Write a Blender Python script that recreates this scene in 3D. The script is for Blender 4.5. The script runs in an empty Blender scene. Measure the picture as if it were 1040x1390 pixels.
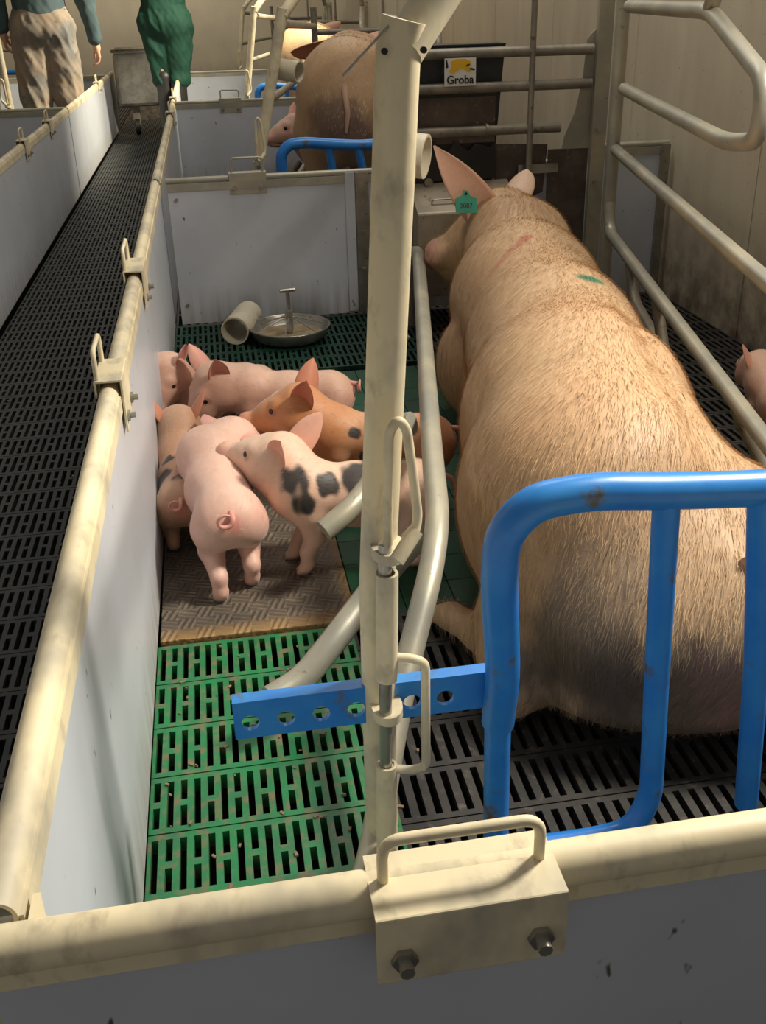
import bpy, math, random
import numpy as np
from mathutils import Vector, Matrix

# ---------------------------------------------------------------- camera, world, lights, exposure
scene = bpy.context.scene
COL = scene.collection
yaw, pitch, roll, focal = 0.158295, 0.446777, -0.026422, 1354.48
cam_pos = (0.16887, -0.49910, 1.02511)

def make_camera():
    cyw, syw = math.cos(yaw), math.sin(yaw)
    f = Vector((syw*math.cos(pitch), cyw*math.cos(pitch), -math.sin(pitch)))
    r = Vector((cyw, -syw, 0)); u = r.cross(f)
    r2 = r*math.cos(roll)+u*math.sin(roll); u2 = -r*math.sin(roll)+u*math.cos(roll)
    M = Matrix((r2, u2, -f)).transposed().to_4x4(); M.translation = Vector(cam_pos)
    cd = bpy.data.cameras.new('camera'); c = bpy.data.objects.new('camera', cd); COL.objects.link(c)
    c.matrix_world = M
    cd.sensor_fit = 'VERTICAL'; cd.sensor_height = 36; cd.sensor_width = 27
    cd.lens = focal*36/1390; cd.shift_y = -45/1390; cd.clip_start = .01; cd.clip_end = 60
    scene.camera = c
make_camera()
vs = scene.view_settings
scene.display_settings.display_device = 'sRGB'
vs.view_transform = 'Standard'; vs.look = 'None'; vs.gamma = 1; vs.use_curve_mapping = False
vs.exposure = 0.0
W = bpy.data.worlds.new('world'); scene.world = W; W.use_nodes = True
W.node_tree.nodes['Background'].inputs[0].default_value = (1.0, .97, .92, 1)
W.node_tree.nodes['Background'].inputs[1].default_value = .17

def area_light(name, loc, target, sx, sy, power, color, spread=math.pi):
    l = bpy.data.lights.new(name, 'AREA'); l.shape = 'RECTANGLE'; l.size = sx; l.size_y = sy
    l.energy = power; l.color = color; l.spread = spread
    o = bpy.data.objects.new(name, l); COL.objects.link(o); o.location = loc
    o.rotation_euler = (Vector(target)-Vector(loc)).to_track_quat('-Z', 'Y').to_euler()
    return o
area_light('window_light', (1.70, .85, 1.95), (-.05, .45, .35), .34, .34, 40, (1, .93, .79), 2.2)
area_light('fill_light', (1.0, 2.75, 2.7), (1.1, 2.5, 0), 1.3, .6, 22, (1, .95, .85))  # added fill, not a real fitting; lifts the right wall and feeder end
area_light('fill_light', (1.0, 5.3, 2.7), (.9, 4.6, 0), 1.2, .4, 13, (1, .93, .80))  # extra fill added to brighten the standing sow in the second pen
area_light('fill_light', (.3, 8.7, 2.9), (.3, 8.9, 0), 1.8, .6, 26, (1, .93, .80))  # fill added overhead to lift the far pens and background
area_light('fill_light', (-.4, 11.6, 2.4), (-.4, 13.0, 1.2), 2.5, .4, 26, (1, .92, .76))  # added only to brighten the back wall, no actual lamp there
area_light('window_light', (1.5, 6.3, 2.3), (-.55, 7.5, .35), .35, .35, 42, (1, .9, .68), 1.3)

rng = random.Random(7)

# ---------------------------------------------------------------- materials
def nmat(name):
    m = bpy.data.materials.new(name); m.use_nodes = True
    nt = m.node_tree; return m, nt, nt.nodes['Principled BSDF']
def N(nt, kind, **kw):
    n = nt.nodes.new(kind)
    for k, v in kw.items():
        if k.startswith('i_'):
            n.inputs[int(k[2:]) if k[2:].isdigit() else k[2:]].default_value = v
        else: setattr(n, k, v)
    return n
def rgba(c): return (c[0], c[1], c[2], 1)
def coords(nt, scale=(1, 1, 1)):
    tc = N(nt, 'ShaderNodeTexCoord'); mp = N(nt, 'ShaderNodeMapping'); mp.inputs['Scale'].default_value = scale
    nt.links.new(tc.outputs['Object'], mp.inputs[0]); return mp.outputs[0]
def noise(nt, vec, scale, detail=4, rough=.6):
    n = N(nt, 'ShaderNodeTexNoise'); n.inputs['Scale'].default_value = scale
    n.inputs['Detail'].default_value = detail; n.inputs['Roughness'].default_value = rough
    nt.links.new(vec, n.inputs['Vector']); return n.outputs['Fac']
def ramp(nt, fac, lo, hi):
    r = N(nt, 'ShaderNodeMapRange'); r.inputs[1].default_value = lo; r.inputs[2].default_value = hi
    nt.links.new(fac, r.inputs[0]); return r.outputs[0]
def mix(nt, fac, a, b):
    m = N(nt, 'ShaderNodeMix', data_type='RGBA')
    if isinstance(fac, float): m.inputs[0].default_value = fac
    else: nt.links.new(fac, m.inputs[0])
    for i, v in ((6, a), (7, b)):
        if isinstance(v, tuple): m.inputs[i].default_value = rgba(v)
        else: nt.links.new(v, m.inputs[i])
    return m.outputs[2]
def bump(nt, h, b, strength, dist=.002):
    n = N(nt, 'ShaderNodeBump'); n.inputs['Strength'].default_value = strength; n.inputs['Distance'].default_value = dist
    nt.links.new(h, n.inputs['Height']); nt.links.new(n.outputs[0], b.inputs['Normal'])
def worn(name, c1, c2, c3=None, s1=12, s2=60, rough=.5, metal=0., scale=(1, 1, 1), lo=.4, hi=.65, bmp=.15, lo3=.6, hi3=.72):
    """base colour c1 with patches of c2, speckled with c3"""
    m, nt, b = nmat(name); v = coords(nt, scale)
    c = mix(nt, ramp(nt, noise(nt, v, s1), lo, hi), c1, c2)
    n2 = noise(nt, v, s2, 5)
    if c3: c = mix(nt, ramp(nt, n2, lo3, hi3), c, c3)
    nt.links.new(c, b.inputs['Base Color'])
    b.inputs['Roughness'].default_value = rough; b.inputs['Metallic'].default_value = metal
    bump(nt, n2, b, bmp)
    return m

M = {}
M['dusty'] = worn('dusty_steel', (.82, .71, .48), (.50, .45, .34), (.42, .35, .24), 11, 38, .5, .0, scale=(1, .6, .6), lo=.46, hi=.66, lo3=.56, hi3=.80, bmp=.2)
M['galv'] = worn('galvanised_steel', (.34, .33, .28), (.48, .44, .33), (.18, .14, .10), 7, 55, .42, .3, lo3=.64, hi3=.78)
M['oldsteel'] = worn('old_steel', (.22, .20, .17), (.33, .29, .22), (.10, .06, .04), 12, 50, .5, .4)
M['blue'] = worn('blue_paint', (.022, .21, .70), (.04, .27, .72), (.13, .11, .08), 10, 22, .34, 0, lo3=.60, hi3=.72)
M['board'] = None
M['pvc'] = worn('cream_pvc', (.66, .60, .46), (.56, .49, .36), (.30, .24, .15), 10, 60, .45)
M['stainless'] = worn('stainless', (.42, .40, .36), (.30, .28, .24), (.16, .12, .08), 14, 60, .3, .7)
M['black_plastic'] = worn('black_plastic', (.012, .013, .014), (.022, .022, .020), (.06, .05, .04), 8, 50, .55)
M['rustplate'] = worn('rusty_plate', (.10, .075, .06), (.17, .13, .11), (.25, .22, .20), 10, 45, .6, .3)
M['lightplate'] = worn('trough_steel', (.42, .36, .27), (.30, .25, .19), (.14, .10, .07), 9, 50, .45, .3)
M['green'] = worn('green_plastic', (.010, .20, .065), (.020, .14, .055), (.17, .13, .075), 14, 45, .42, 0, lo3=.50, hi3=.66, bmp=.3)
M['darkgreen'] = worn('dirty_green_plastic', (.006, .045, .028), (.010, .034, .024), (.035, .032, .022), 14, 50, .5, bmp=.3)
M['greenplate'] = worn('solid_green_plate', (.008, .085, .038), (.014, .06, .032), (.04, .045, .025), 7, 40, .6, bmp=.4)
M['castiron'] = worn('cast_iron', (.022, .020, .020), (.038, .034, .031), (.12, .10, .08), 12, 45, .5, .1, lo3=.56, hi3=.72, bmp=.5)
M['corridor'] = worn('corridor_plastic', (.022, .025, .024), (.036, .036, .032), (.09, .075, .055), 9, 45, .55, lo3=.6, hi3=.75, bmp=.4)
M['pit'] = worn('slurry', (.006, .006, .005), (.010, .009, .007), None, 5, 30, .8)
M['white'] = worn('white_sticker', (.82, .82, .80), (.75, .75, .72), None, 5, 30, .5, bmp=0.)
M['black'] = worn('black_ink', (.01, .01, .01), (.015, .015, .015), None, 5, 30, .6, bmp=0.)
M['yellow'] = worn('yellow_ink', (.85, .50, .02), (.80, .45, .02), None, 5, 30, .6, bmp=0.)
M['teal'] = worn('green_tag', (.02, .30, .20), (.025, .26, .17), (.05, .15, .11), 30, 160, .5)
M['eye'] = worn('dark_eye', (.01, .006, .005), (.02, .012, .01), None, 30, 60, .12, bmp=0.)
M['feed'] = worn('feed_mash', (.26, .19, .11), (.36, .28, .17), (.12, .09, .05), 30, 120, .8, bmp=.8)
M['greycloth'] = worn('grey_work_trousers', (.19, .19, .18), (.33, .25, .18), (.12, .095, .08), 5, 30, .8, lo=.4, hi=.6)
M['tealcloth'] = worn('blue_grey_jacket', (.05, .085, .095), (.08, .12, .13), None, 5, 30, .85)
M['greencloth'] = worn('green_overalls', (.004, .045, .028), (.007, .06, .036), (.015, .035, .025), 5, 40, .8)
M['rubber'] = worn('black_rubber', (.015, .016, .017), (.03, .028, .025), None, 8, 40, .45)
M['skin'] = worn('human_skin', (.62, .34, .23), (.58, .30, .2), None, 10, 60, .55)
M['hairdark'] = worn('dark_hair', (.03, .02, .014), (.05, .03, .02), None, 40, 90, .6)
M['straw'] = worn('debris', (.20, .13, .08), (.28, .20, .12), None, 30, 90, .9)

def board_mat():
    m, nt, b = nmat('grey_pvc_board')
    v = coords(nt, (30, 30, 1.3)); v2 = coords(nt)
    sx = N(nt, 'ShaderNodeSeparateXYZ'); nt.links.new(v2, sx.inputs[0])
    c = mix(nt, ramp(nt, noise(nt, v2, 4), .3, .7), (.60, .63, .70), (.53, .55, .60))
    # streaky dirt ring that gathers on the lowest hand's breadth of the board
    st = noise(nt, v, 1.0, 5)
    low = N(nt, 'ShaderNodeMapRange'); low.inputs[1].default_value = .15; low.inputs[2].default_value = .0
    nt.links.new(sx.outputs[2], low.inputs[0])
    mu = N(nt, 'ShaderNodeMath', operation='MULTIPLY'); nt.links.new(low.outputs[0], mu.inputs[0])
    nt.links.new(ramp(nt, st, .35, .65), mu.inputs[1])
    mu2 = N(nt, 'ShaderNodeMath', operation='MULTIPLY'); nt.links.new(mu.outputs[0], mu2.inputs[0]); mu2.inputs[1].default_value = .75
    c = mix(nt, mu2.outputs[0], c, (.27, .20, .12))
    sp = ramp(nt, noise(nt, coords(nt, (1, 1, .5)), 55, 2), .70, .76)
    c = mix(nt, sp, c, (.10, .08, .06))
    nt.links.new(c, b.inputs['Base Color']); b.inputs['Roughness'].default_value = .38
    return m
M['board'] = board_mat()

def wall_mat():
    m, nt, b = nmat('stained_cream_wall'); v = coords(nt)
    c = mix(nt, ramp(nt, noise(nt, coords(nt, (1, 2.2, .6)), 2.2, 6), .35, .7), (.62, .54, .40), (.50, .43, .32))
    sx = N(nt, 'ShaderNodeSeparateXYZ'); nt.links.new(v, sx.inputs[0])
    low = N(nt, 'ShaderNodeMapRange'); low.inputs[1].default_value = .42; low.inputs[2].default_value = .02
    nt.links.new(sx.outputs[2], low.inputs[0])
    n = noise(nt, v, 12, 6)
    ad = N(nt, 'ShaderNodeMath', operation='MULTIPLY'); nt.links.new(low.outputs[0], ad.inputs[0]); nt.links.new(ramp(nt, n, .25, .6), ad.inputs[1])
    c = mix(nt, ad.outputs[0], c, (.17, .125, .085))
    c = mix(nt, ramp(nt, noise(nt, v, 60, 4), .66, .74), c, (.26, .20, .13))
    nt.links.new(c, b.inputs['Base Color']); b.inputs['Roughness'].default_value = .55
    bump(nt, n, b, .2, .004)
    return m
M['wall'] = wall_mat()

def mat_mat():
    m, nt, b = nmat('tread_plate_mat'); v = coords(nt)
    ck = N(nt, 'ShaderNodeTexChecker'); ck.inputs['Scale'].default_value = 30; nt.links.new(v, ck.inputs['Vector'])
    ws = []
    for ang in (math.radians(20), math.radians(110)):
        mp = N(nt, 'ShaderNodeMapping'); mp.inputs['Rotation'].default_value = (0, 0, ang); nt.links.new(v, mp.inputs[0])
        w = N(nt, 'ShaderNodeTexWave'); w.inputs['Scale'].default_value = 27; w.inputs['Distortion'].default_value = 1.2
        w.inputs['Detail Scale'].default_value = 6
        nt.links.new(mp.outputs[0], w.inputs[0]); ws.append(w.outputs['Fac'])
    h = N(nt, 'ShaderNodeMix'); nt.links.new(ck.outputs['Fac'], h.inputs[0]); nt.links.new(ws[0], h.inputs[2]); nt.links.new(ws[1], h.inputs[3])
    n = noise(nt, v, 7, 6); n2 = noise(nt, v, 35, 5)
    c = mix(nt, ramp(nt, n, .35, .65), (.10, .085, .07), (.19, .15, .11))
    c = mix(nt, ramp(nt, n2, .55, .7), c, (.27, .22, .16))
    c = mix(nt, ramp(nt, h.outputs[0], .2, .9), mix(nt, .45, c, (.04, .035, .03)), c)
    sx = N(nt, 'ShaderNodeSeparateXYZ'); nt.links.new(v, sx.inputs[0])
    e = ramp(nt, sx.outputs[1], .045, .0)
    c = mix(nt, e, c, (.33, .20, .08))
    e = ramp(nt, sx.outputs[0], .335, .36)
    c = mix(nt, e, c, (.25, .16, .07))
    nt.links.new(c, b.inputs['Base Color']); b.inputs['Roughness'].default_value = .5
    bump(nt, h.outputs[0], b, .8, .003)
    return m
M['mat'] = mat_mat()

def hide_mat(name, s=60, sheen=.25, sss=.06, bmp=.25):
    m, nt, b = nmat(name); v = coords(nt)
    a = N(nt, 'ShaderNodeAttribute'); a.attribute_name = 'Col'
    n = noise(nt, v, s, 5)
    mr = N(nt, 'ShaderNodeMapRange'); mr.inputs[3].default_value = .86; mr.inputs[4].default_value = 1.12
    nt.links.new(n, mr.inputs[0])
    mv = N(nt, 'ShaderNodeVectorMath', operation='SCALE'); nt.links.new(a.outputs['Color'], mv.inputs[0]); nt.links.new(mr.outputs[0], mv.inputs['Scale'])
    nt.links.new(mv.outputs[0], b.inputs['Base Color'])
    b.inputs['Roughness'].default_value = .55; b.inputs['Sheen Weight'].default_value = sheen
    b.inputs['Sheen Roughness'].default_value = .4
    b.inputs['Subsurface Weight'].default_value = sss; b.inputs['Subsurface Radius'].default_value = (.012, .005, .003)
    bump(nt, n, b, bmp)
    return m
M['hide'] = hide_mat('pig_skin'); M['sowhide'] = hide_mat('sow_hide', 90, .05, .03, .4)
def hair_mat():
    m, nt, b = nmat('sow_bristle'); a = N(nt, 'ShaderNodeAttribute'); a.attribute_name = 'Col'
    nt.links.new(a.outputs['Color'], b.inputs['Base Color']); b.inputs['Roughness'].default_value = .65; b.inputs['Specular IOR Level'].default_value = .25
    return m
M['bristle'] = hair_mat()

# ---------------------------------------------------------------- mesh helpers
def V3(p): return np.array(p, float)
class MB:
    """collects shapes into one mesh"""
    def __init__(s): s.v = []; s.f = []; s.sm = []
    def add(s, vs_, fs, smooth=False):
        o = len(s.v); s.v += [tuple(map(float, q)) for q in vs_]; s.f += [tuple(i+o for i in f) for f in fs]; s.sm += [smooth]*len(fs); return s
    def box(s, lo, hi, rz=0, c=None):
        x0, y0, z0 = lo; x1, y1, z1 = hi
        vs_ = [(x0,y0,z0),(x1,y0,z0),(x1,y1,z0),(x0,y1,z0),(x0,y0,z1),(x1,y0,z1),(x1,y1,z1),(x0,y1,z1)]
        if rz:
            c = c or ((x0+x1)/2, (y0+y1)/2); cs, sn = math.cos(rz), math.sin(rz)
            vs_ = [(c[0]+(x-c[0])*cs-(y-c[1])*sn, c[1]+(x-c[0])*sn+(y-c[1])*cs, z) for x, y, z in vs_]
        return s.add(vs_, [(0,3,2,1),(4,5,6,7),(0,1,5,4),(1,2,6,5),(2,3,7,6),(3,0,4,7)])
    def tube(s, pts, r, n=14, bend=0., closed=False, caps=True, hollow=0.):
        pts = [V3(p) for p in pts]; rs = r if isinstance(r, (list, tuple)) else None
        if bend and not rs: pts = fillet(pts, bend, closed)
        m = len(pts); rad = rs or [r]*m
        tang = []
        for i in range(m):
            a = pts[(i-1) % m] if (closed or i > 0) else pts[i]; b = pts[(i+1) % m] if (closed or i < m-1) else pts[i]
            t = b-a; tang.append(t/max(np.linalg.norm(t), 1e-9))
        up = np.array([0, 0, 1.]) if abs(tang[0][2]) < .9 else np.array([1., 0, 0])
        u = np.cross(tang[0], up); u /= np.linalg.norm(u); vs_ = []
        for i in range(m):
            t = tang[i]; u = u-t*(u@t); u /= np.linalg.norm(u); w = np.cross(t, u)
            for k in range(n):
                a = 2*math.pi*k/n; vs_.append(pts[i]+rad[i]*(math.cos(a)*u+math.sin(a)*w))
        fs = []
        for i in range(m if closed else m-1):
            j = (i+1) % m
            for k in range(n): fs.append((i*n+k, i*n+(k+1) % n, j*n+(k+1) % n, j*n+k))
        s.add(vs_, fs, True)
        if not closed:
            if hollow:
                inner = [c+(q-c)*(hollow/rad[i]) for i, c in enumerate(pts) for q in vs_[i*n:(i+1)*n]]
                s.add(inner, [tuple(reversed(f)) for f in fs], True)
                for i in (0, m-1):
                    ring = vs_[i*n:(i+1)*n]+inner[i*n:(i+1)*n]
                    s.add(ring, [((k+1) % n, k, n+k, n+(k+1) % n) if i == 0 else (k, (k+1) % n, n+(k+1) % n, n+k) for k in range(n)])
            elif caps:
                s.add(vs_[:n], [tuple(range(n-1, -1, -1))]); s.add(vs_[-n:], [tuple(range(n))])
        return s
    def prism(s, poly, origin, ax, ay, along, smooth=False):
        """closed 2-D polygon (in ax, ay from origin) swept by vector along"""
        o, ax, ay, al = map(V3, (origin, ax, ay, along)); n = len(poly)
        a = [o+ax*p[0]+ay*p[1] for p in poly]; b = [q+al for q in a]
        s.add(a+b, [(k, (k+1) % n, n+(k+1) % n, n+k) for k in range(n)], smooth)
        s.add(a, [tuple(range(n-1, -1, -1))]); s.add(b, [tuple(range(n))]); return s
    def lathe(s, prof, c, n=32, axis=(0, 0, 1)):
        ax = Vector(axis).normalized(); q = Vector((0, 0, 1)).rotation_difference(ax); c = Vector(c); vs_ = []
        for r, z in prof:
            for k in range(n):
                a = 2*math.pi*k/n; vs_.append(tuple(c+q @ Vector((r*math.cos(a), r*math.sin(a), z))))
        fs = [(i*n+k, i*n+(k+1) % n, (i+1)*n+(k+1) % n, (i+1)*n+k) for i in range(len(prof)-1) for k in range(n)]
        return s.add(vs_, fs, True)
    def ball(s, c, r, sc=(1, 1, 1), n=12):
        prof = [(math.sin(math.pi*i/n)*1., -math.cos(math.pi*i/n)) for i in range(n+1)]
        o = len(s.v); s.lathe(prof, (0, 0, 0), 2*n)
        for i in range(o, len(s.v)):
            x, y, z = s.v[i]; s.v[i] = (c[0]+x*r*sc[0], c[1]+y*r*sc[1], c[2]+z*r*sc[2])
        return s
    def build(s, name, mat, parent=None, bevel=0., col=None):
        me = bpy.data.meshes.new(name); base = parent_base(parent) if parent else np.zeros(3)
        v = np.array(s.v)-base
        me.from_pydata([tuple(q) for q in v], [], s.f)
        me.polygons.foreach_set('use_smooth', s.sm)
        o = link(name, me, mat, parent)
        if col is not None: paint(me, col)
        if bevel:
            b = o.modifiers.new('bevel', 'BEVEL'); b.width = bevel; b.segments = 2; b.limit_method = 'ANGLE'
        return o
def paint(me, col):
    a = me.color_attributes.new('Col', 'FLOAT_COLOR', 'POINT')
    c = np.ones((len(me.vertices), 4), np.float32); c[:, :3] = col; a.data.foreach_set('color', c.ravel())
BASE = {}
def parent_base(p): return BASE.get(p.name, np.zeros(3))
def link(name, me, mat, parent):
    if mat: me.materials.append(M[mat] if isinstance(mat, str) else mat)
    me.update(); o = bpy.data.objects.new(name, me); COL.objects.link(o)
    if parent: o.parent = parent; BASE[o.name] = parent_base(parent)
    return o
def fillet(pts, r, closed=False):
    out = []; m = len(pts)
    for i in range(m):
        if not closed and i in (0, m-1): out.append(pts[i]); continue
        p, a, b = pts[i], pts[(i-1) % m], pts[(i+1) % m]
        da, db = a-p, b-p; la, lb = np.linalg.norm(da), np.linalg.norm(db)
        k = min(r, la*.48, lb*.48); A, B = p+da/la*k, p+db/lb*k
        for t in np.linspace(0, 1, 7): out.append((1-t)**2*A+2*t*(1-t)*p+t*t*B)
    return out
def thing(name, loc, label, cat, group=None):
    o = bpy.data.objects.new(name, None); COL.objects.link(o); o.empty_display_size = .05
    o.location = loc; BASE[o.name] = V3(loc); tag(o, label, cat, group); return o
def tag(o, label, cat, group=None):
    o['label'] = label; o['category'] = cat
    if group: o['group'] = group
    return o
def struct(o): o['kind'] = 'structure'; return o

# ---------------------------------------------------------------- the setting: floor
def slats(x0, x1, y0, y1, px, sw, row, mat, pattern, z=0., thick=.025, end=.010, phase=0):
    """slotted floor tiles: rows along Y, each with slots running along Y"""
    v = []; f = []
    def quad(a, b, c, d): i = len(v); v.extend((a, b, c, d)); f.append((i, i+1, i+2, i+3))
    def top(xa, xb, ya, yb): quad((xa, ya, z), (xb, ya, z), (xb, yb, z), (xa, yb, z))
    def hole(xa, xb, ya, yb):
        zb = z-thick
        quad((xa, ya, z), (xa, yb, z), (xa, yb, zb), (xa, ya, zb)); quad((xb, yb, z), (xb, ya, z), (xb, ya, zb), (xb, yb, zb))
        quad((xb, ya, z), (xa, ya, z), (xa, ya, zb), (xb, ya, zb)); quad((xa, yb, z), (xb, yb, z), (xb, yb, zb), (xa, yb, zb))
    nx = max(1, round((x1-x0)/px)); px = (x1-x0)/nx; ny = max(1, round((y1-y0)/row)); row = (y1-y0)/ny
    for j in range(ny):
        ya = y0+j*row+.0012; yb = y0+(j+1)*row-.0012
        quad((x0, ya, z), (x1, ya, z), (x1, ya, z-.012), (x0, ya, z-.012)); quad((x1, yb, z), (x0, yb, z), (x0, yb, z-.012), (x1, yb, z-.012))
        quad((x0, yb, z-.012), (x1, yb, z-.012), (x1, yb+.0024, z-.012), (x0, yb+.0024, z-.012))
        for i in range(nx):
            xa = x0+i*px; s0 = xa+(px-sw)/2; s1 = s0+sw
            top(xa, s0, ya, yb); top(s1, xa+px, ya, yb)
            k = (i+phase+(1 if pattern == 'alt' and j % 2 else 0)) % 2
            a, b = ya+end, yb-end; m = (a+b)/2
            segs = [(a, b)] if (pattern == 'long' or k == 0) else [(a, m-.006), (m+.006, b)]
            if pattern == 'short': segs = [(a, m-.006), (m+.006, b)]
            y = ya
            for (p, q) in segs: top(s0, s1, y, p); hole(s0, s1, p, q); y = q
            top(s0, s1, y, yb)
    me = bpy.data.meshes.new('floor'); me.from_pydata(v, [], f)
    return struct(link('floor', me, mat, None))
slats(0, .345, 0.0, 1.02, .0188, .0095, .1135, 'green', 'alt')
slats(.345, 1.81, 0.0, 1.04, .0225, .0105, .104, 'castiron', 'long')
slats(0, .80, 2.44, 3.0, .0188, .0095, .112, 'darkgreen', 'alt')
slats(.80, 1.22, 2.30, 3.0, .0225, .0105, .1, 'castiron', 'long')
slats(1.22, 1.81, 1.04, 3.0, .0225, .0115, .098, 'castiron', 'long')
slats(-.60, -.015, -1.2, 10.4, .0188, .0098, .113, 'corridor', 'alt')
slats(0.0, 1.81, 3.0, 12.8, .030, .014, .15, 'castiron', 'long')
slats(-2.4, -.63, 3.0, 12.8, .030, .014, .15, 'castiron', 'long')
# solid green lying area under the sow, tiles with fine joints
b = MB()
for i in range(9):
    for j in range(14):
        xa = .36+i*.0956; ya = 1.04+j*.0971
        if xa+.0956 > .80 and ya > 2.31: continue
        b.box((xa+.0008, ya+.0008, -.03), (xa+.0948, ya+.0963, -.001))
b.box((.80, 2.2,-.03),(1.22,2.3,-.002))
struct(b.build('floor', 'greenplate', None, bevel=.001))
struct(MB().box((-2.4, -1.3, -.42), (1.94, 13.2, -.40)).build('floor', 'pit', None))
# walls
b = MB().box((1.81, -1.3, -.4), (1.93, 13.0, 2.6))
struct(b.build('wall_right', 'wall'))
b = MB()
for i in range(12): b.box((1.8075, 1.4+1.0*i, .0), (1.812, 1.416+1.0*i, 2.6))
struct(b.build('trim_1', 'wall'))
struct(MB().box((-2.6, 13.0, -.4), (1.93, 13.1, 2.6)).build('wall_back', 'wall'))
struct(MB().box((-2.6, -1.3, -.4), (-2.5, 13.0, 2.6)).build('wall_left', 'wall'))

# ---------------------------------------------------------------- pen panels, rails and clips
def c_profile(r=.0235, t=.003, gap=.5):
    out = []; inn = []
    for k in range(21):
        a = -math.pi/2+gap+(2*math.pi-2*gap)*k/20
        out.append((r*math.cos(a), r*math.sin(a))); inn.append(((r-t)*math.cos(a), (r-t)*math.sin(a)))
    return out+inn[::-1]
def panel(p0, p1, label, zt=.5, z0=.012, group='grey pen panels', side=1, bolts=(), rr=.0145, rmat='dusty', rdz=-.008):
    """board from p0 to p1 (its pig side face on that line), steel rail on top"""
    a, bb = V3((*p0, 0)), V3((*p1, 0)); d = bb-a; L = np.linalg.norm(d); d /= L; nrm = np.array([-d[1], d[0], 0])*side
    t = thing('pen_panel', tuple((a+bb)/2), label, 'panel', group)
    up = np.array([0, 0, 1.])
    m = MB().prism([(0, z0), (.022, z0), (.022, zt-.010), (0, zt-.010)], a+d*.004, nrm, up, d*(L-.008)); m.build('board', 'board', t)
    m = MB().prism(c_profile(rr), a+nrm*max(rr, .012)+up*(zt+rdz), nrm, up, d*L, True); m.build('top_rail', rmat, t)
    # lip: thin folded strip along the upper edge of the board, both faces
    m = MB().prism([(-.003, zt-.034), (0, zt-.034), (0, zt-.012), (.004, zt-.012), (.004, zt-.009), (-.003, zt-.009)], a+d*.002, nrm, up, d*(L-.004))
    m.prism([(.022, zt-.034), (.025, zt-.034), (.025, zt-.012), (.022, zt-.012)], a+d*.002, nrm, up, d*(L-.004)); m.build('edge_lip', rmat, t)
    for s_, zz in bolts:
        c = a+d*s_+up*zz
        MB().tube([c+nrm*.004, c-nrm*.006], .006, 8).build('bolt', 'stainless', t)
    return t
def clip(c, d, label, L=.10, side=1, drop=.075, zt=.5, handle_off=.0, group='steel clips on the pen rails', mat='dusty', hh=.045, z1_=.017, w_=(-.022, .020)):
    """folded steel saddle over a rail, with wire handle on top and bolts through its flap"""
    c = V3((*c, zt)); d = V3((*d, 0)); d /= np.linalg.norm(d); n = np.array([-d[1], d[0], 0])*side; up = np.array([0, 0, 1.])
    t = thing('panel_clip', tuple(c), label, 'clip', group)
    z1 = z1_
    w0, w1 = w_
    poly = [(w0, z1-drop-.01), (w0+.003, z1-drop-.01), (w0+.003, z1-.003), (w1-.003, z1-.003), (w1-.003, z1-.026), (w1, z1-.026), (w1, z1), (w0, z1)]
    MB().prism(poly, c-d*L/2, n, up, d*L).build('saddle', mat, t, bevel=.0015)
    h = [c-d*L*.42+up*z1+n*handle_off, c-d*L*.42+up*(z1+hh)+n*handle_off, c+d*L*.42+up*(z1+hh)+n*handle_off, c+d*L*.42+up*z1+n*handle_off]
    MB().tube(h, .004, 8, bend=.014).build('handle', mat, t)
    for s_ in (-.36, .36):
        q = c+d*L*s_+n*w0+up*(z1-drop+.012)
        MB().tube([q+n*.004, q-n*.004], .009, 6).tube([q, q-n*.012], .005, 8).build('bolt', 'stainless', t)
    return t

panel((0, 0.0), (0, 2.99), 'long grey panel with dusty rail between the corridor and the piglets', side=1)
panel((0, 3.03), (0, 5.97), 'grey panel along the corridor beside the second pen', side=1)
panel((0, 6.01), (0, 9.0), 'grey panel along the corridor beside the third pen', side=1)
panel((-.613, -1.0), (-.613, 2.0), 'grey panel on the far side of the corridor, nearest stretch', side=1)
panel((-.613, 2.02), (-.613, 5.9), 'grey panel on the far side of the corridor, middle stretch, unlit', side=1)
panel((-.613, 5.93), (-.613, 9.6), 'brightly lit grey panel along the far side of the corridor', side=1)
panel((-.02, -.008), (1.80, -.008), 'grey panel with dusty rail in the very foreground', side=-1, zt=.499, rr=.0155)
t = panel((0.02, 2.985), (1.45, 2.985), 'grey cross panel behind the round piglet feeder', side=1, bolts=((.03, .44), (.03, .08)), rr=.010, rmat='galv', rdz=.0)
# galvanised joint strip on the cross panel
m = MB().box((.655, 2.975, .02), (.700, 2.984, .50)); m.build('joint_strip', 'stainless', t)
for zz in (.45, .30, .17): MB().tube([(.677, 2.98, zz), (.677, 2.968, zz)], .006, 8).build('bolt', 'stainless', t)
MB().box((.62, 2.979, .02), (.652, 2.985, .50)).build('cover_strip', 'board', t)
t = panel((1.46, 2.985), (1.79, 2.985), 'narrow grey panel between the crate and the right wall', zt=.545, side=1, bolts=((.30, .46),), rr=.010, rmat='galv', rdz=.0)
MB().box((1.755, 2.968, .03), (1.785, 2.985, .545)).build('corner_angle', 'oldsteel', t)
panel((0.0, 5.985), (1.80, 5.985), 'grey cross panel between the second and third pens', side=1, rr=.010, rmat='galv', rdz=.0)
panel((0.0, 8.985), (1.80, 8.985), 'grey cross panel at the far side of the third pen', side=1, rr=.010, rmat='galv', rdz=.0)
panel((-2.4, 5.915), (-.62, 5.915), 'grey cross panel in front of the man in grey trousers', side=1, rr=.010, rmat='galv', rdz=.0)
panel((-2.4, 9.0), (-.62, 9.0), 'grey cross panel far behind the man in grey trousers', side=1, rr=.010, rmat='galv', rdz=.0)

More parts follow.
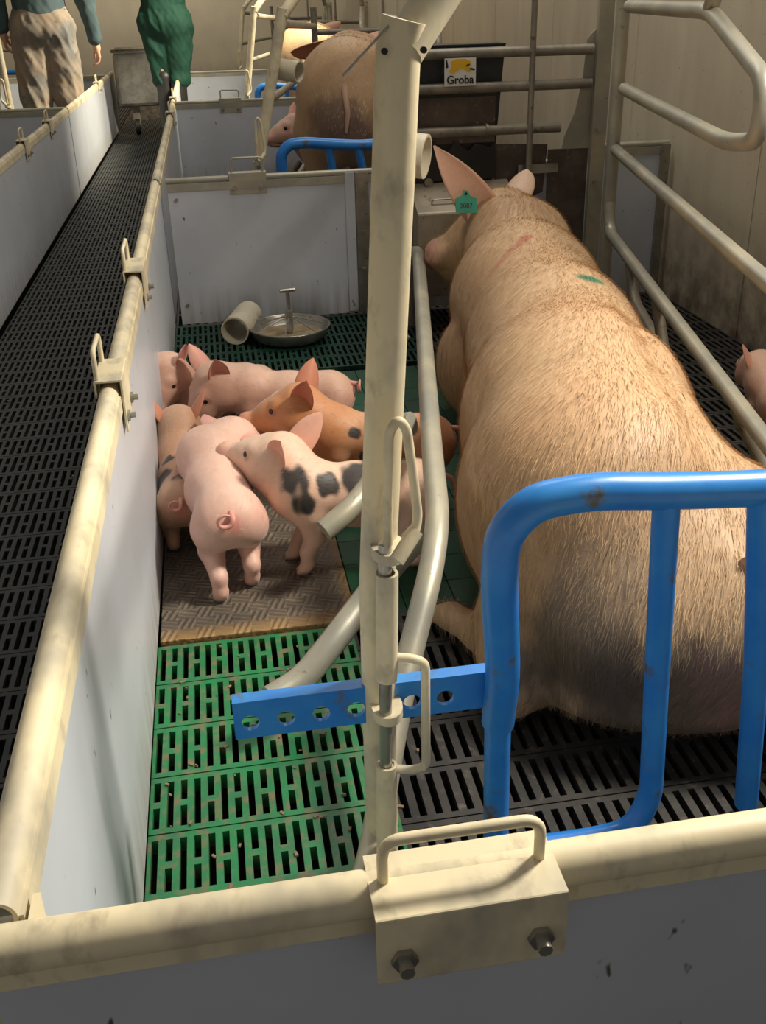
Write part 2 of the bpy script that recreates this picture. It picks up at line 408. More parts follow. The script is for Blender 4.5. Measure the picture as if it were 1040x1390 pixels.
clip((-.0145, 1.03), (0, 1), 'dusty clip on the corridor rail nearer the camera, beside the piglets', side=1, L=.11, handle_off=.015)
clip((-.0145, 1.74), (0, 1), 'dusty clip on the corridor rail, second from the camera', side=1, L=.13, handle_off=.015)
clip((-.0145, 5.3), (0, 1), 'small clip on the corridor rail at the far end of the second pen', side=1, L=.11)
clip((-.0145, 6.25), (0, 1), 'small clip on the corridor rail just past the second cross panel', side=1, L=.11)
clip((-.6275, 4.27), (0, 1), 'clip on the far corridor rail nearest the camera', side=1, L=.11)
clip((-.6275, 5.10), (0, 1), 'clip on the far corridor rail, middle of the three', side=1, L=.11)
clip((-.6275, 8.0), (0, 1), 'sunlit clip on the far corridor rail beside the hanging hand', side=1, L=.11)
clip((.290, -.0245), (1, 0), 'big dusty steel clip with wire handle on the foreground rail', side=1, L=.126, drop=.048, hh=.034, handle_off=-.004, zt=.494, z1_=.012, w_=(-.036, .020))
clip((.292, 3.005), (1, 0), 'steel clip with wire handle on the cross panel behind the piglets', side=1, L=.125, drop=.06, mat='galv', handle_off=.0)
clip((.33, 6.005), (1, 0), 'steel clip on the cross panel of the second pen', side=1, L=.13, mat='galv')
# end bracket at the left front corner
t = thing('corner_bracket', (-.03, -.02, .45), 'thin steel angle at the left front corner of the piglet pen', 'bracket')
MB().box((-.052, -.016, .40), (.012, -.012, .49)).build('plate', 'dusty', t)
MB().box((.006, -.014, .40), (.011, .020, .49)).build('flange', 'dusty', t)

# ---------------------------------------------------------------- farrowing crates
def crate(name_bits, off, mirror=False, lean=0., full=True, sowside=True):
    where = name_bits
    def T(p):
        x, y, z = p
        x = x+lean*z*1.0*(1 if z > .5 else 0) if False else x
        if mirror: x = -.613-x
        return (x+off[0], y+off[1], z)
    def TT(ps): return [T(p) for p in ps]
    base = T((.80, 1.6, 0))
    t = thing('farrowing_crate', base, 'farrowing crate of dusty steel tubes '+where, 'crate', 'farrowing crates')
    L = lean
    # near left post with its sloping arm
    MB().tube(TT([(.308, .462, 0), (.312, .462, .42), (.346+L, .46, .985), (.352+L, .458, 1.01)]), .0205, 18).build('post', 'dusty', t)
    MB().tube(TT([(.350+L, .46, .985), (.43+L, .50, 1.08), (.56+L, .56, 1.16), (1.35, .75, 1.20)]), .0205, 16, bend=.06).build('overhead_arm', 'dusty', t)
    # left side rails
    MB().tube(TT([(.268, .395, .020), (.290, .435, .035), (.365, .620, .155), (.462, .80, .285), (.505, 1.05, .300), (.80, 2.62, .300), (.82, 2.80, .26)]), .0190, 16, bend=.12).build('lower_rail', 'galv', t)
    MB().tube(TT([(.332+L*.5, .46, .70), (.66, 2.0, .692), (.80, 2.80, .68)]), .014, 12).build('middle_rail', 'galv', t)
    MB().tube(TT([(.346+L, .46, .96), (.82, 2.84, .90)]), .016, 12).build('upper_rail', 'galv', t)
    MB().tube(TT([(.815, 2.83, 0), (.815, 2.83, 1.0)]), .019, 14).build('post', 'oldsteel', t)
    # fingers bent down towards the piglets
    MB().tube(TT([(.450, .86, .270), (.400, .875, .205), (.352, .865, .150), (.290, .80, .120), (.235, .765, .080), (.183, .737, .073)]), .0215, 14, bend=.05).build('finger', 'galv', t)
    MB().tube(TT([(.505, 1.24, .295), (.472, 1.265, .280), (.415, 1.20, .190), (.365, 1.15, .165), (.315, 1.13, .140)]), .0215, 14, bend=.05).build('finger', 'galv', t)
    MB().tube(TT([(.60, 1.80, .295), (.56, 1.80, .25), (.50, 1.76, .13)]), .017, 12, bend=.05).build('finger', 'oldsteel', t)
    # right side
    MB().tube(TT([(1.461, 2.70, 0), (1.461, 2.70, 1.02)]), .022, 14).build('post', 'galv', t)
    MB().box(T((1.44-(.0 if not mirror else -.05), 2.84, 0)), T((1.44+.05-(.0 if not mirror else -.0), 2.86, 1.02))).build('channel_post', 'galv', t)
    MB().tube(TT([(1.461, 2.68, .575), (1.202, 1.243, .522), (1.13, .85, .505), (1.06, .50, .49)]), .0175, 14, bend=.02).build('upper_rail', 'galv', t)
    MB().tube(TT([(1.461, 2.70, .42), (1.458, 2.666, .313), (1.181, 1.126, .239), (1.08, .58, .22)]), .0185, 14, bend=.05).build('lower_rail', 'galv', t)
    MB().tube(TT([(1.452, 2.63, .992), (1.301, 1.794, .987), (1.228, 1.387, .870), (1.228, 1.387, .760), (1.262, 1.575, .735), (1.450, 2.62, .762)]), .0185, 14, bend=.07).build('loop_rail', 'galv', t)
    MB().tube(TT([(1.301, 1.794, .995), (1.27, 1.70, 1.06), (1.18, 1.60, 1.25)]), .0185, 12).build('overhead_arm', 'galv', t)
    for (a, b_, c) in (((1.400, 2.35, .285), (1.395, 2.28, .19), (1.345, 2.0, .16)), ((1.335, 2.0, .27), (1.345, 1.93, .12), (1.37, 1.85, .04)), ((1.21, 1.3, .24), (1.25, 1.25, .14), (1.29, 1.15, .04))):
        MB().tube(TT([a, b_, c]), .016, 12, bend=.05).build('finger', 'oldsteel', t)
    # front bars at the trough
    for z, x1 in ((.868, 1.43), (.765, 1.43), (.632, 1.33)):
        MB().tube(TT([(.80, 2.85, z), (x1, 2.85, z)]), .0165, 14).build('front_bar', 'oldsteel', t)
    MB().tube(TT([(1.075, 2.85, .633), (1.083, 2.85, .633)]), .021, 12).build('collar', 'oldsteel', t)
    MB().tube(TT([(1.224, 2.84, .30), (1.224, 2.84, 1.5)]), .010, 10).build('drop_rod', 'oldsteel', t)
    # side plates at the head end
    if full:
        MB().add(TT([(1.105, 2.88, .584), (1.30, 2.88, .575), (1.29, 2.88, .42), (1.13, 2.88, .35)]), [(0, 1, 2, 3)]).add(TT([(1.105, 2.886, .584), (1.30, 2.886, .575), (1.29, 2.886, .42), (1.13, 2.886, .35)]), [(3, 2, 1, 0)]).build('head_plate', 'rustplate', t)
        MB().box(T((1.300, 2.868, .20)), T((1.440, 2.874, .560))).build('side_plate', 'rustplate', t)
        MB().box(T((1.195, 2.862, .485)), T((1.335, 2.868, .515))).build('strap', 'stainless', t)
        poly = [(1.445, .93), (1.445, .56), (1.345, .56), (1.352, .60), (1.385, .68), (1.405, .78), (1.412, .90)]
        n = len(poly)
        MB().prism([(x, z) for x, z in poly], T((0, 2.862, 0)), (1, 0, 0), (0, 0, 1), (0, .004, 0)).build('gusset', 'galv', t)
        for z in (.45, .62): MB().tube(TT([(1.46, 2.838, z), (1.46, 2.828, z)]), .007, 8).build('bolt', 'stainless', t)
    # hinge tube, pin and handles on the near post
    MB().tube(TT([(.318, .425, .463), (.315, .425, .322)]), .0125, 14, hollow=.009).build('hinge_sleeve', 'dusty', t)
    MB().tube(TT([(.312, .425, .196), (.308, .425, .050)]), .0125, 14, hollow=.009).build('hinge_sleeve', 'dusty', t)
    MB().tube(TT([(.3165, .425, .50), (.309, .425, .10)]), .0075, 12).build('hinge_pin', 'stainless', t)
    MB().tube(TT([(.319, .421, .500), (.3215, .414, .632), (.331, .412, .648), (.340, .414, .636), (.346, .415, .585), (.351, .415, .535), (.347, .410, .518), (.326, .398, .496)]), .0052, 10, bend=.012).build('latch', 'dusty', t)
    MB().tube(TT([(.348, .412, .519), (.324, .396, .494)]), .0085, 12).build('latch_knob', 'dusty', t)
    MB().tube(TT([(.318, .425, .352), (.344, .420, .350), (.359, .420, .341), (.359, .420, .189), (.342, .420, .186), (.314, .425, .190)]), .0055, 10, bend=.014).build('handle', 'dusty', t)
    for z in (.478, .262):
        x = .305+.03*(z-.1)
        MB().prism([(math.cos(a)*.019, math.sin(a)*.028) for a in np.linspace(0, 2*math.pi, 17)[:-1]], T((x+.006, .440, z)), (1, 0, 0), (0, 1, 0), (0, 0, .012), True).build('collar', 'dusty', t)
    if off[1] == 0 and not mirror:
        MB().tube([(.335, .445, 1.005), (.295, .46, .965)], .0012, 6).build('wire', 'stainless', t)
        for (x, z) in ((.330, .985), (.365, .985)): MB().tube([(x, .442, z), (x, .437, z)], .003, 8).build('rivet', 'black', t)
    return t
def blue_gate(where, off, mirror=False):
    def T(p):
        x, y, z = p
        if mirror: x = -.613-x
        return (x+off[0], y+off[1], z)
    def TT(ps): return [T(p) for p in ps]
    t = thing('crate_gate', T((.7, .45, 0)), 'bright blue tubular gate '+where, 'gate', 'blue crate gates')
    MB().tube(TT([(.457, .452, .215), (.455, .43, .30), (.437, .40, .46), (.439, .395, .515), (.470, .395, .548), (.533, .397, .553), (.62, .40, .542), (.738, .402, .532), (1.02, .42, .535), (1.05, .43, .50), (1.05, .45, .02)]), .0205, 18, bend=.035).build('frame', 'blue', t)
    MB().tube(TT([(.4565, .452, .24), (.460, .455, .02)]), .0165, 14).build('foot', 'blue', t)
    MB().tube(TT([(.622, .40, .535), (.652, .435, .28), (.665, .437, .07), (.640, .430, .022), (.58, .428, .018), (.47, .430, .018)]), .0155, 14, bend=.035).build('bar', 'blue', t)
    MB().tube(TT([(.733, .40, .525), (.785, .435, .26), (.812, .447, .02)]), .0155, 14).build('bar', 'blue', t)
    MB().tube(TT([(.880, .41, .525), (.925, .435, .26), (.945, .447, .02)]), .0155, 14).build('bar', 'blue', t)
    # perforated adjusting strap
    m = MB(); x0, x1, z0, z1 = .136, .446, .240, .290; holes = [.155, .197, .239, .281, .349, .390]; r = .0108; zc = .262; y0, y1 = .452, .458
    xs = [x0]+[(holes[i]+holes[i+1])/2 for i in range(len(holes)-1)]+[x1]
    n = 20
    for i, hx in enumerate(holes):
        xa, xb = xs[i], xs[i+1]; ring = []; outer = []
        for k in range(n):
            a = 2*math.pi*k/n; c, s_ = math.cos(a), math.sin(a); ring.append((hx+r*c, zc+r*s_))
            tx = ((xb-hx) if c > 0 else (hx-xa))/max(abs(c), 1e-6); tz = ((z1-zc) if s_ > 0 else (zc-z0))/max(abs(s_), 1e-6)
            q = min(tx, tz); outer.append((hx+q*c, zc+q*s_))
        for (cx, cz) in ((xa, z0), (xb, z0), (xb, z1), (xa, z1)):
            k = min(range(n), key=lambda k: (outer[k][0]-cx)**2+(outer[k][1]-cz)**2); outer[k] = (cx, cz)
        vs_ = [T((x, y0, z)) for x, z in ring+outer]+[T((x, y1, z)) for x, z in ring+outer]
        fs = []
        for k in range(n):
            j = (k+1) % n
            fs += [(k, n+k, n+j, j), (2*n+k, 2*n+j, 3*n+j, 3*n+k), (k, j, 2*n+j, 2*n+k), (n+k, 3*n+k, 3*n+j, n+j)]
        m.add(vs_, fs)
    m.box(T((x0, y0, z1)) if not mirror else T((x1, y0, z1)), T((x1, y1+.012, z1+.003)) if not mirror else T((x0, y1+.012, z1+.003)))
    for q in m.v: pass
    m.build('adjusting_strap', 'blue', t)
    return t
crate('around the big sow in the nearest pen', (0, 0))
crate('around the standing sow in the second pen', (.03, 3.0), lean=.10, full=False)
crate('around the pale sow in the third pen', (.13, 6.0), lean=.06, full=False)
crate('on the left side beyond the corridor', (-.10, 6.0), mirror=True, lean=-.02, full=False)
crate('in the farthest pen right of the corridor', (.2, 9.0), lean=.05, full=False)
crate('in the farthest pen left of the corridor', (-.15, 9.0), mirror=True, full=False)
blue_gate('in the farthest pen left of the corridor', (-.05, 9.0), True)
blue_gate('behind the resting sow in the foreground', (0, 0))
blue_gate('behind the standing sow in the second pen', (.0, 3.02))
blue_gate('behind the pale sow in the third pen', (.08, 6.0))
blue_gate('on the left side beyond the corridor', (-.15, 6.0), True)
# dust along the strap's upper edge is the crate's own, the pipe sleeve hangs on the hidden rail
def sleeve(c, axis, r, L, label, group=None):
    a = Vector(axis).normalized(); c = Vector(c)
    m = MB().tube([c-a*L/2, c+a*L/2], r, 28, hollow=r*.88)
    o = m.build('plastic_pipe', 'pvc'); tag(o, label, 'pipe', group); return o
sleeve((.640, 1.965, .690), (.85, -.42, -.1), .052, .10, 'short cream plastic pipe hanging on the crate rail behind the foreground post')
sleeve((.49, 3.50, .800), (.7, -.5, -.1), .038, .10, 'cream plastic pipe ring hanging on the second crate')
sleeve((.229, 2.84, .047), (.28, .96, 0), .047, .20, 'cream plastic pipe lying on the slats beside the round feeder')

# ---------------------------------------------------------------- sow feeder with sign
t = thing('sow_feeder', (.97, 2.95, 0), 'black and steel sow feeder at the head of the near crate', 'feeder')
MB().prism([(.835, .478), (1.112, .470), (1.145, .893), (.82, .886)], (0, 2.885, 0), (1, 0, 0), (0, 0, 1), (0, .10, 0)).build('hopper', 'black_plastic', t, bevel=.004)
MB().box((.82, 2.880, .888), (1.146, 2.99, .893)).build('rim', 'black_plastic', t)
MB().box((.845, 2.878, .592), (1.115, 2.884, .735)).build('wear_plate', 'rustplate', t)
# ragged lower lip of rubber
pts = [(.84, .59)]+[(.84+.275*i/12, .588-(.012 if i % 3 else -.006)-.01*math.sin(i*1.7)) for i in range(13)]+[(1.12, .475), (.84, .475)]
MB().prism(pts, (0, 2.868, 0), (1, 0, 0), (0, 0, 1), (0, .01, 0)).build('rubber_flap', 'rubber', t)
MB().prism([(2.72, .40), (2.87, .47), (2.98, .47), (2.98, .10), (2.80, .10), (2.72, .28)], (.82, 0, 0), (0, 1, 0), (0, 0, 1), (.34, 0, 0)).build('trough', 'lightplate', t, bevel=.006)
for x in (.884, 1.035): MB().tube([(x, 2.87, .475), (x, 2.850, .475)], .014, 14).tube([(x, 2.852, .475), (x, 2.846, .475)], .006, 8).build('bolt', 'stainless', t)
MB().tube([(.96, 2.76, .435), (.875, 2.76, .435), (.875, 2.76, .385), (.96, 2.76, .385)], .003, 8, bend=.01).tube([(.96, 2.76, .415), (.88, 2.76, .415)], .003, 8).build('wire_lever', 'stainless', t)
s_ = MB().box((.932, 2.828, .773), (1.034, 2.830, .856)).build('sign', 'white', t)
def text(body, loc, size, mat, parent, rot=(math.pi/2, 0, 0), name='lettering', ext=.0006, sx=1.):
    c = bpy.data.curves.new(name, 'FONT'); c.body = body; c.size = size; c.extrude = ext; c.align_x = 'CENTER'; c.offset = size*.02
    o = bpy.data.objects.new(name, c); COL.objects.link(o)
    dg = bpy.context.evaluated_depsgraph_get(); me = bpy.data.meshes.new_from_object(o.evaluated_get(dg)); bpy.data.objects.remove(o)
    R = Matrix.LocRotScale(Vector(loc)-Vector(parent_base(parent)), Matrix.Rotation(0, 3, 'X').to_euler() if False else __import__('mathutils').Euler(rot), Vector((sx, 1, 1)))
    me.transform(R); me.materials.clear(); return link(name, me, mat, parent)
text('Groba', (.983, 2.8265, .781), .034, 'black', s_, sx=1.0)
# yellow pictogram strokes above the word
m = MB()
def flat(m, pts, y=2.8268): m.prism(pts, (0, y, 0), (1, 0, 0), (0, 0, 1), (0, .0006, 0)); return m
flat(m, [(.945, .815), (.955, .832), (.950, .846), (.972, .853), (1.000, .853), (1.016, .846), (1.020, .836), (1.010, .828), (1.018, .818), (1.010, .812), (.998, .822), (.985, .826), (.972, .818), (.962, .812)])
m.build('pictogram', 'yellow', s_)
m = MB(); flat(m, [(.936, .826), (.944, .830), (.940, .850), (.936, .852)], 2.8262); flat(m, [(1.012, .822), (1.030, .818), (1.030, .823), (1.016, .827)], 2.8262); flat(m, [(1.002, .830), (1.014, .835), (1.012, .839), (1.001, .834)], 2.8262); m.build('pictogram_outline', 'black', s_)
# blue water hose and conduit up the wall
t = MB().tube([(.83, 2.97, .90), (.86, 2.98, 1.0), (.88, 3.0, 1.5)], .008, 10).build('water_hose', 'blue'); tag(t, 'thin blue water hose rising behind the feeder', 'hose')

# ---------------------------------------------------------------- creep mat, feeder bowl, debris
o = MB().box((.003, 1.026, -.01), (.358, 2.43, .006)).build('creep_mat', 'mat', None, bevel=.002)
o.data.transform(Matrix.Translation((-.0, -1.026, 0))); o.location = (0, 1.026, 0)
tag(o, 'worn brown treaded heating mat under the piglets', 'mat')
t = thing('piglet_feeder', (.385, 2.76, 0), 'round steel piglet feeder bowl with centre rod', 'feeder')
c = (.385, 2.76, 0)
MB().lathe([(0, .004), (.085, .004), (.118, .020), (.131, .048), (.134, .052), (.137, .050), (.134, .044), (.121, .014), (.088, -.001), (0, -.001)], c, 48).build('bowl', 'stainless', t)
MB().lathe([(0, .022), (.05, .020), (.113, .019)], c, 32).build('feed', 'feed', t)
MB().tube([(.385, 2.76, .0), (.385, 2.76, .165)], .007, 12).tube([(.385, 2.76, .03), (.385, 2.76, .10)], .013, 12).build('centre_rod', 'stainless', t)
MB().tube([(.36, 2.755, .168), (.41, 2.765, .168)], .007, 8).build('wing_nut', 'stainless', t)
for k in range(3):
    a = k*math.pi/3+.3; dx, dy = math.cos(a)*.118, math.sin(a)*.118
    MB().tube([(.385-dx, 2.76-dy, .040), (.385-dx*.2, 2.76-dy*.2, .075), (.385+dx*.2, 2.76+dy*.2, .075), (.385+dx, 2.76+dy, .040)], .0025, 8).build('divider_wire', 'stainless', t)
m = MB(); r2 = random.Random(3)
for _ in range(260):
    x, y = r2.uniform(-.58, -.03), r2.uniform(.6, 8.5)
    if r2.random() < .3: x, y = r2.uniform(.02, .40), r2.uniform(.35, 1.0)
    s = r2.uniform(.0015, .0045); a = r2.uniform(0, 3); m.box((x-s, y-s*.5, .0), (x+s, y+s*.5, r2.uniform(.001, .004)), rz=a)
o = m.build('straw_debris', 'straw'); o['kind'] = 'stuff'; o['label'] = 'brown crumbs of straw and dirt scattered over the slats'; o['category'] = 'debris'

# ---------------------------------------------------------------- organic bodies: distance fields meshed with surface nets
def field(prims, P):
    X, Y, Z = P; d = np.full(X.shape, 1e3, np.float32)
    for q in prims:
        kind, k = q[0], q[-1]
        if kind in 'cg':
            a, b, ra, rb = V3(q[1]), V3(q[2]), q[3], q[4]; ba = b-a; L2 = max(ba@ba, 1e-12)
            x, y, z = X-a[0], Y-a[1], Z-a[2]
            t = np.clip((x*ba[0]+y*ba[1]+z*ba[2])/L2, 0, 1)
            e = np.sqrt((x-t*ba[0])**2+(y-t*ba[1])**2+(z-t*ba[2])**2)-(ra+(rb-ra)*t)
        else:
            c, r, R = V3(q[1]), q[2], q[3]
            x, y, z = X-c[0], Y-c[1], Z-c[2]
            if R is not None:
                R = np.array(R); x, y, z = (R[0, 0]*x+R[1, 0]*y+R[2, 0]*z, R[0, 1]*x+R[1, 1]*y+R[2, 1]*z, R[0, 2]*x+R[1, 2]*y+R[2, 2]*z)
            k0 = np.sqrt((x/r[0])**2+(y/r[1])**2+(z/r[2])**2); k1 = np.sqrt((x/r[0]**2)**2+(y/r[1]**2)**2+(z/r[2]**2)**2)+1e-9
            e = k0*(k0-1)/k1
        if kind in 'sg':
            h = np.clip(.5-.5*(d+e)/k, 0, 1); d = d*(1-h)+(-e)*h+k*h*(1-h)
        else:
            h = np.clip(.5+.5*(d-e)/k, 0, 1); d = d*(1-h)+e*h-k*h*(1-h)
    return d
def surface_nets(prims, cell):
    lo = np.full(3, 1e9); hi = -lo
    for q in prims:
        if q[0] in 'sg': continue
        if q[0] == 'c':
            for p_, r in ((V3(q[1]), q[3]), (V3(q[2]), q[4])): lo = np.minimum(lo, p_-r); hi = np.maximum(hi, p_+r)
        else: r = max(q[2]); lo = np.minimum(lo, V3(q[1])-r); hi = np.maximum(hi, V3(q[1])+r)
    lo -= cell*3; hi += cell*3
    ax = [np.arange(lo[i], hi[i]+cell, cell, dtype=np.float32) for i in range(3)]
    P = np.meshgrid(*ax, indexing='ij', sparse=True); P = [np.broadcast_to(p_, tuple(len(a) for a in ax)) for p_ in P]
    D = field(prims, P); S = D < 0
    n = np.array(D.shape)-1
    acc = np.zeros((*n, 3), np.float32); cnt = np.zeros(tuple(n), np.float32)
    for axis in range(3):
        o1, o2 = [(1, 2), (0, 2), (0, 1)][axis]
        for i in (0, 1):
            for j in (0, 1):
                s0 = [None]*3; s1 = [None]*3
                s0[axis] = slice(0, n[axis]); s1[axis] = slice(1, n[axis]+1)
                s0[o1] = s1[o1] = slice(i, i+n[o1]); s0[o2] = s1[o2] = slice(j, j+n[o2])
                a, b = D[tuple(s0)], D[tuple(s1)]; cr = (a < 0) != (b < 0)
                t = np.where(cr, a/np.where(cr, a-b, 1), 0)
                cnt += cr
                acc[..., axis] += t; acc[..., o1] += cr*i; acc[..., o2] += cr*j
    act = cnt > 0; idx = np.full(tuple(n), -1, np.int64); idx[act] = np.arange(act.sum())
    ii = np.argwhere(act); verts = (ii+acc[act]/cnt[act][:, None])*cell+np.array([a[0] for a in ax])
    faces = []
    for axis in range(3):
        o1, o2 = [(1, 2), (2, 0), (0, 1)][axis]
        s0 = [slice(None)]*3; s1 = [slice(None)]*3
        s0[axis] = slice(0, n[axis]); s1[axis] = slice(1, n[axis]+1)
        A, B = S[tuple(s0)], S[tuple(s1)]
        for flip, mask in ((False, A & ~B), (True, ~A & B)):
            e = np.argwhere(mask); e = e[(e[:, o1] > 0) & (e[:, o2] > 0) & (e[:, o1] < n[o1]) & (e[:, o2] < n[o2])]
            if not len(e): continue
            def g(d1, d2): q = e.copy(); q[:, o1] -= d1; q[:, o2] -= d2; return idx[q[:, 0], q[:, 1], q[:, 2]]
            f = np.stack([g(1, 1), g(0, 1), g(0, 0), g(1, 0)], 1)
            faces.append(f[:, ::-1] if flip else f)
    return verts, np.concatenate(faces)
def normals(v, f):
    a = v[f[:, 2]]-v[f[:, 0]]; b = v[f[:, 3]]-v[f[:, 1]]; fn = np.cross(a, b)
    n = np.zeros_like(v)
    for k in range(4): np.add.at(n, f[:, k], fn)
    return n/np.maximum(np.linalg.norm(n, axis=1, keepdims=True), 1e-12), fn
def vnoise(p, s, seed=0):
    r = np.random.RandomState(seed); out = np.zeros(len(p))
    for _ in range(6):
        k = r.normal(size=3)*s; out += np.sin(p@k+r.uniform(0, 6.28))
    return out/6
def ear_shape(base, tip, width, face, cup=.35, thick=.004, curl=0., nu=14, nv=10, taper=.6):
    """leaf-shaped cupped ear; face = direction the hollow looks"""
    base, tip = V3(base), V3(tip); L = tip-base; ln = np.linalg.norm(L); d = L/ln
    f = V3(face); f = f-d*(f@d); f /= np.linalg.norm(f); s = np.cross(d, f)
    fr = []; bk = []
    for i in range(nu+1):
        u = i/nu; w = width/2*(1-u)**taper*(.78+.95*u)
        w = max(w, width*.02)
        c = base+L*u+f*(curl*ln*u*u)
        for j in range(nv+1):
            a = (j/nv*2-1); q = c+s*(w*a)+f*(cup*w*(a*a-.4))
            th = thick*(1-.6*abs(a))*(1-.5*u)
            fr.append(q+f*th*.5); bk.append(q-f*th*.5)
    m = nv+1; fs = []; o = len(fr)
    for i in range(nu):
        for j in range(nv):
            a, b, c_, e = i*m+j, i*m+j+1, (i+1)*m+j+1, (i+1)*m+j
            fs.append((a, b, c_, e)); fs.append((o+e, o+c_, o+b, o+a))
        for j in (0, nv):
            a, b = i*m+j, (i+1)*m+j; fs.append((a, b, o+b, o+a) if j == 0 else (b, a, o+a, o+b))
    return np.array(fr+bk), fs
def body_object(name, parent, prims, cell, colfun, ears=(), tubes=(), mat='hide', earcol=None):
    v, f = surface_nets(prims, cell); nrm, fn = normals(v, f)
    col = colfun(v, nrm)
    m_v = [v]; m_f = [tuple(map(int, q)) for q in f]; cols = [col]; off = len(v)
    for e in ears:
        ev, ef = ear_shape(**e); m_v.append(ev); m_f += [tuple(i+off for i in q) for q in ef]; off += len(ev)
        cc = np.tile(np.array(earcol if earcol is not None else (.75, .38, .30)), (len(ev), 1)); h = len(ev)//2
        cc[:h] *= np.array([1.02, .88, .86]); cols.append(cc)
    for tb in tubes:
        q = MB().tube(tb[0], tb[1], 10); m_v.append(np.array(q.v)); m_f += [tuple(i+off for i in g) for g in q.f]; off += len(q.v)
        cols.append(np.tile(np.array(tb[2]), (len(q.v), 1)))
    me = bpy.data.meshes.new(name); V_ = np.concatenate(m_v)-parent_base(parent)
    me.from_pydata(V_.tolist(), [], m_f); me.polygons.foreach_set('use_smooth', [True]*len(me.polygons))
    o = link(name, me, mat, parent); paint(me, np.concatenate(cols)); return o, v, f, nrm, fn

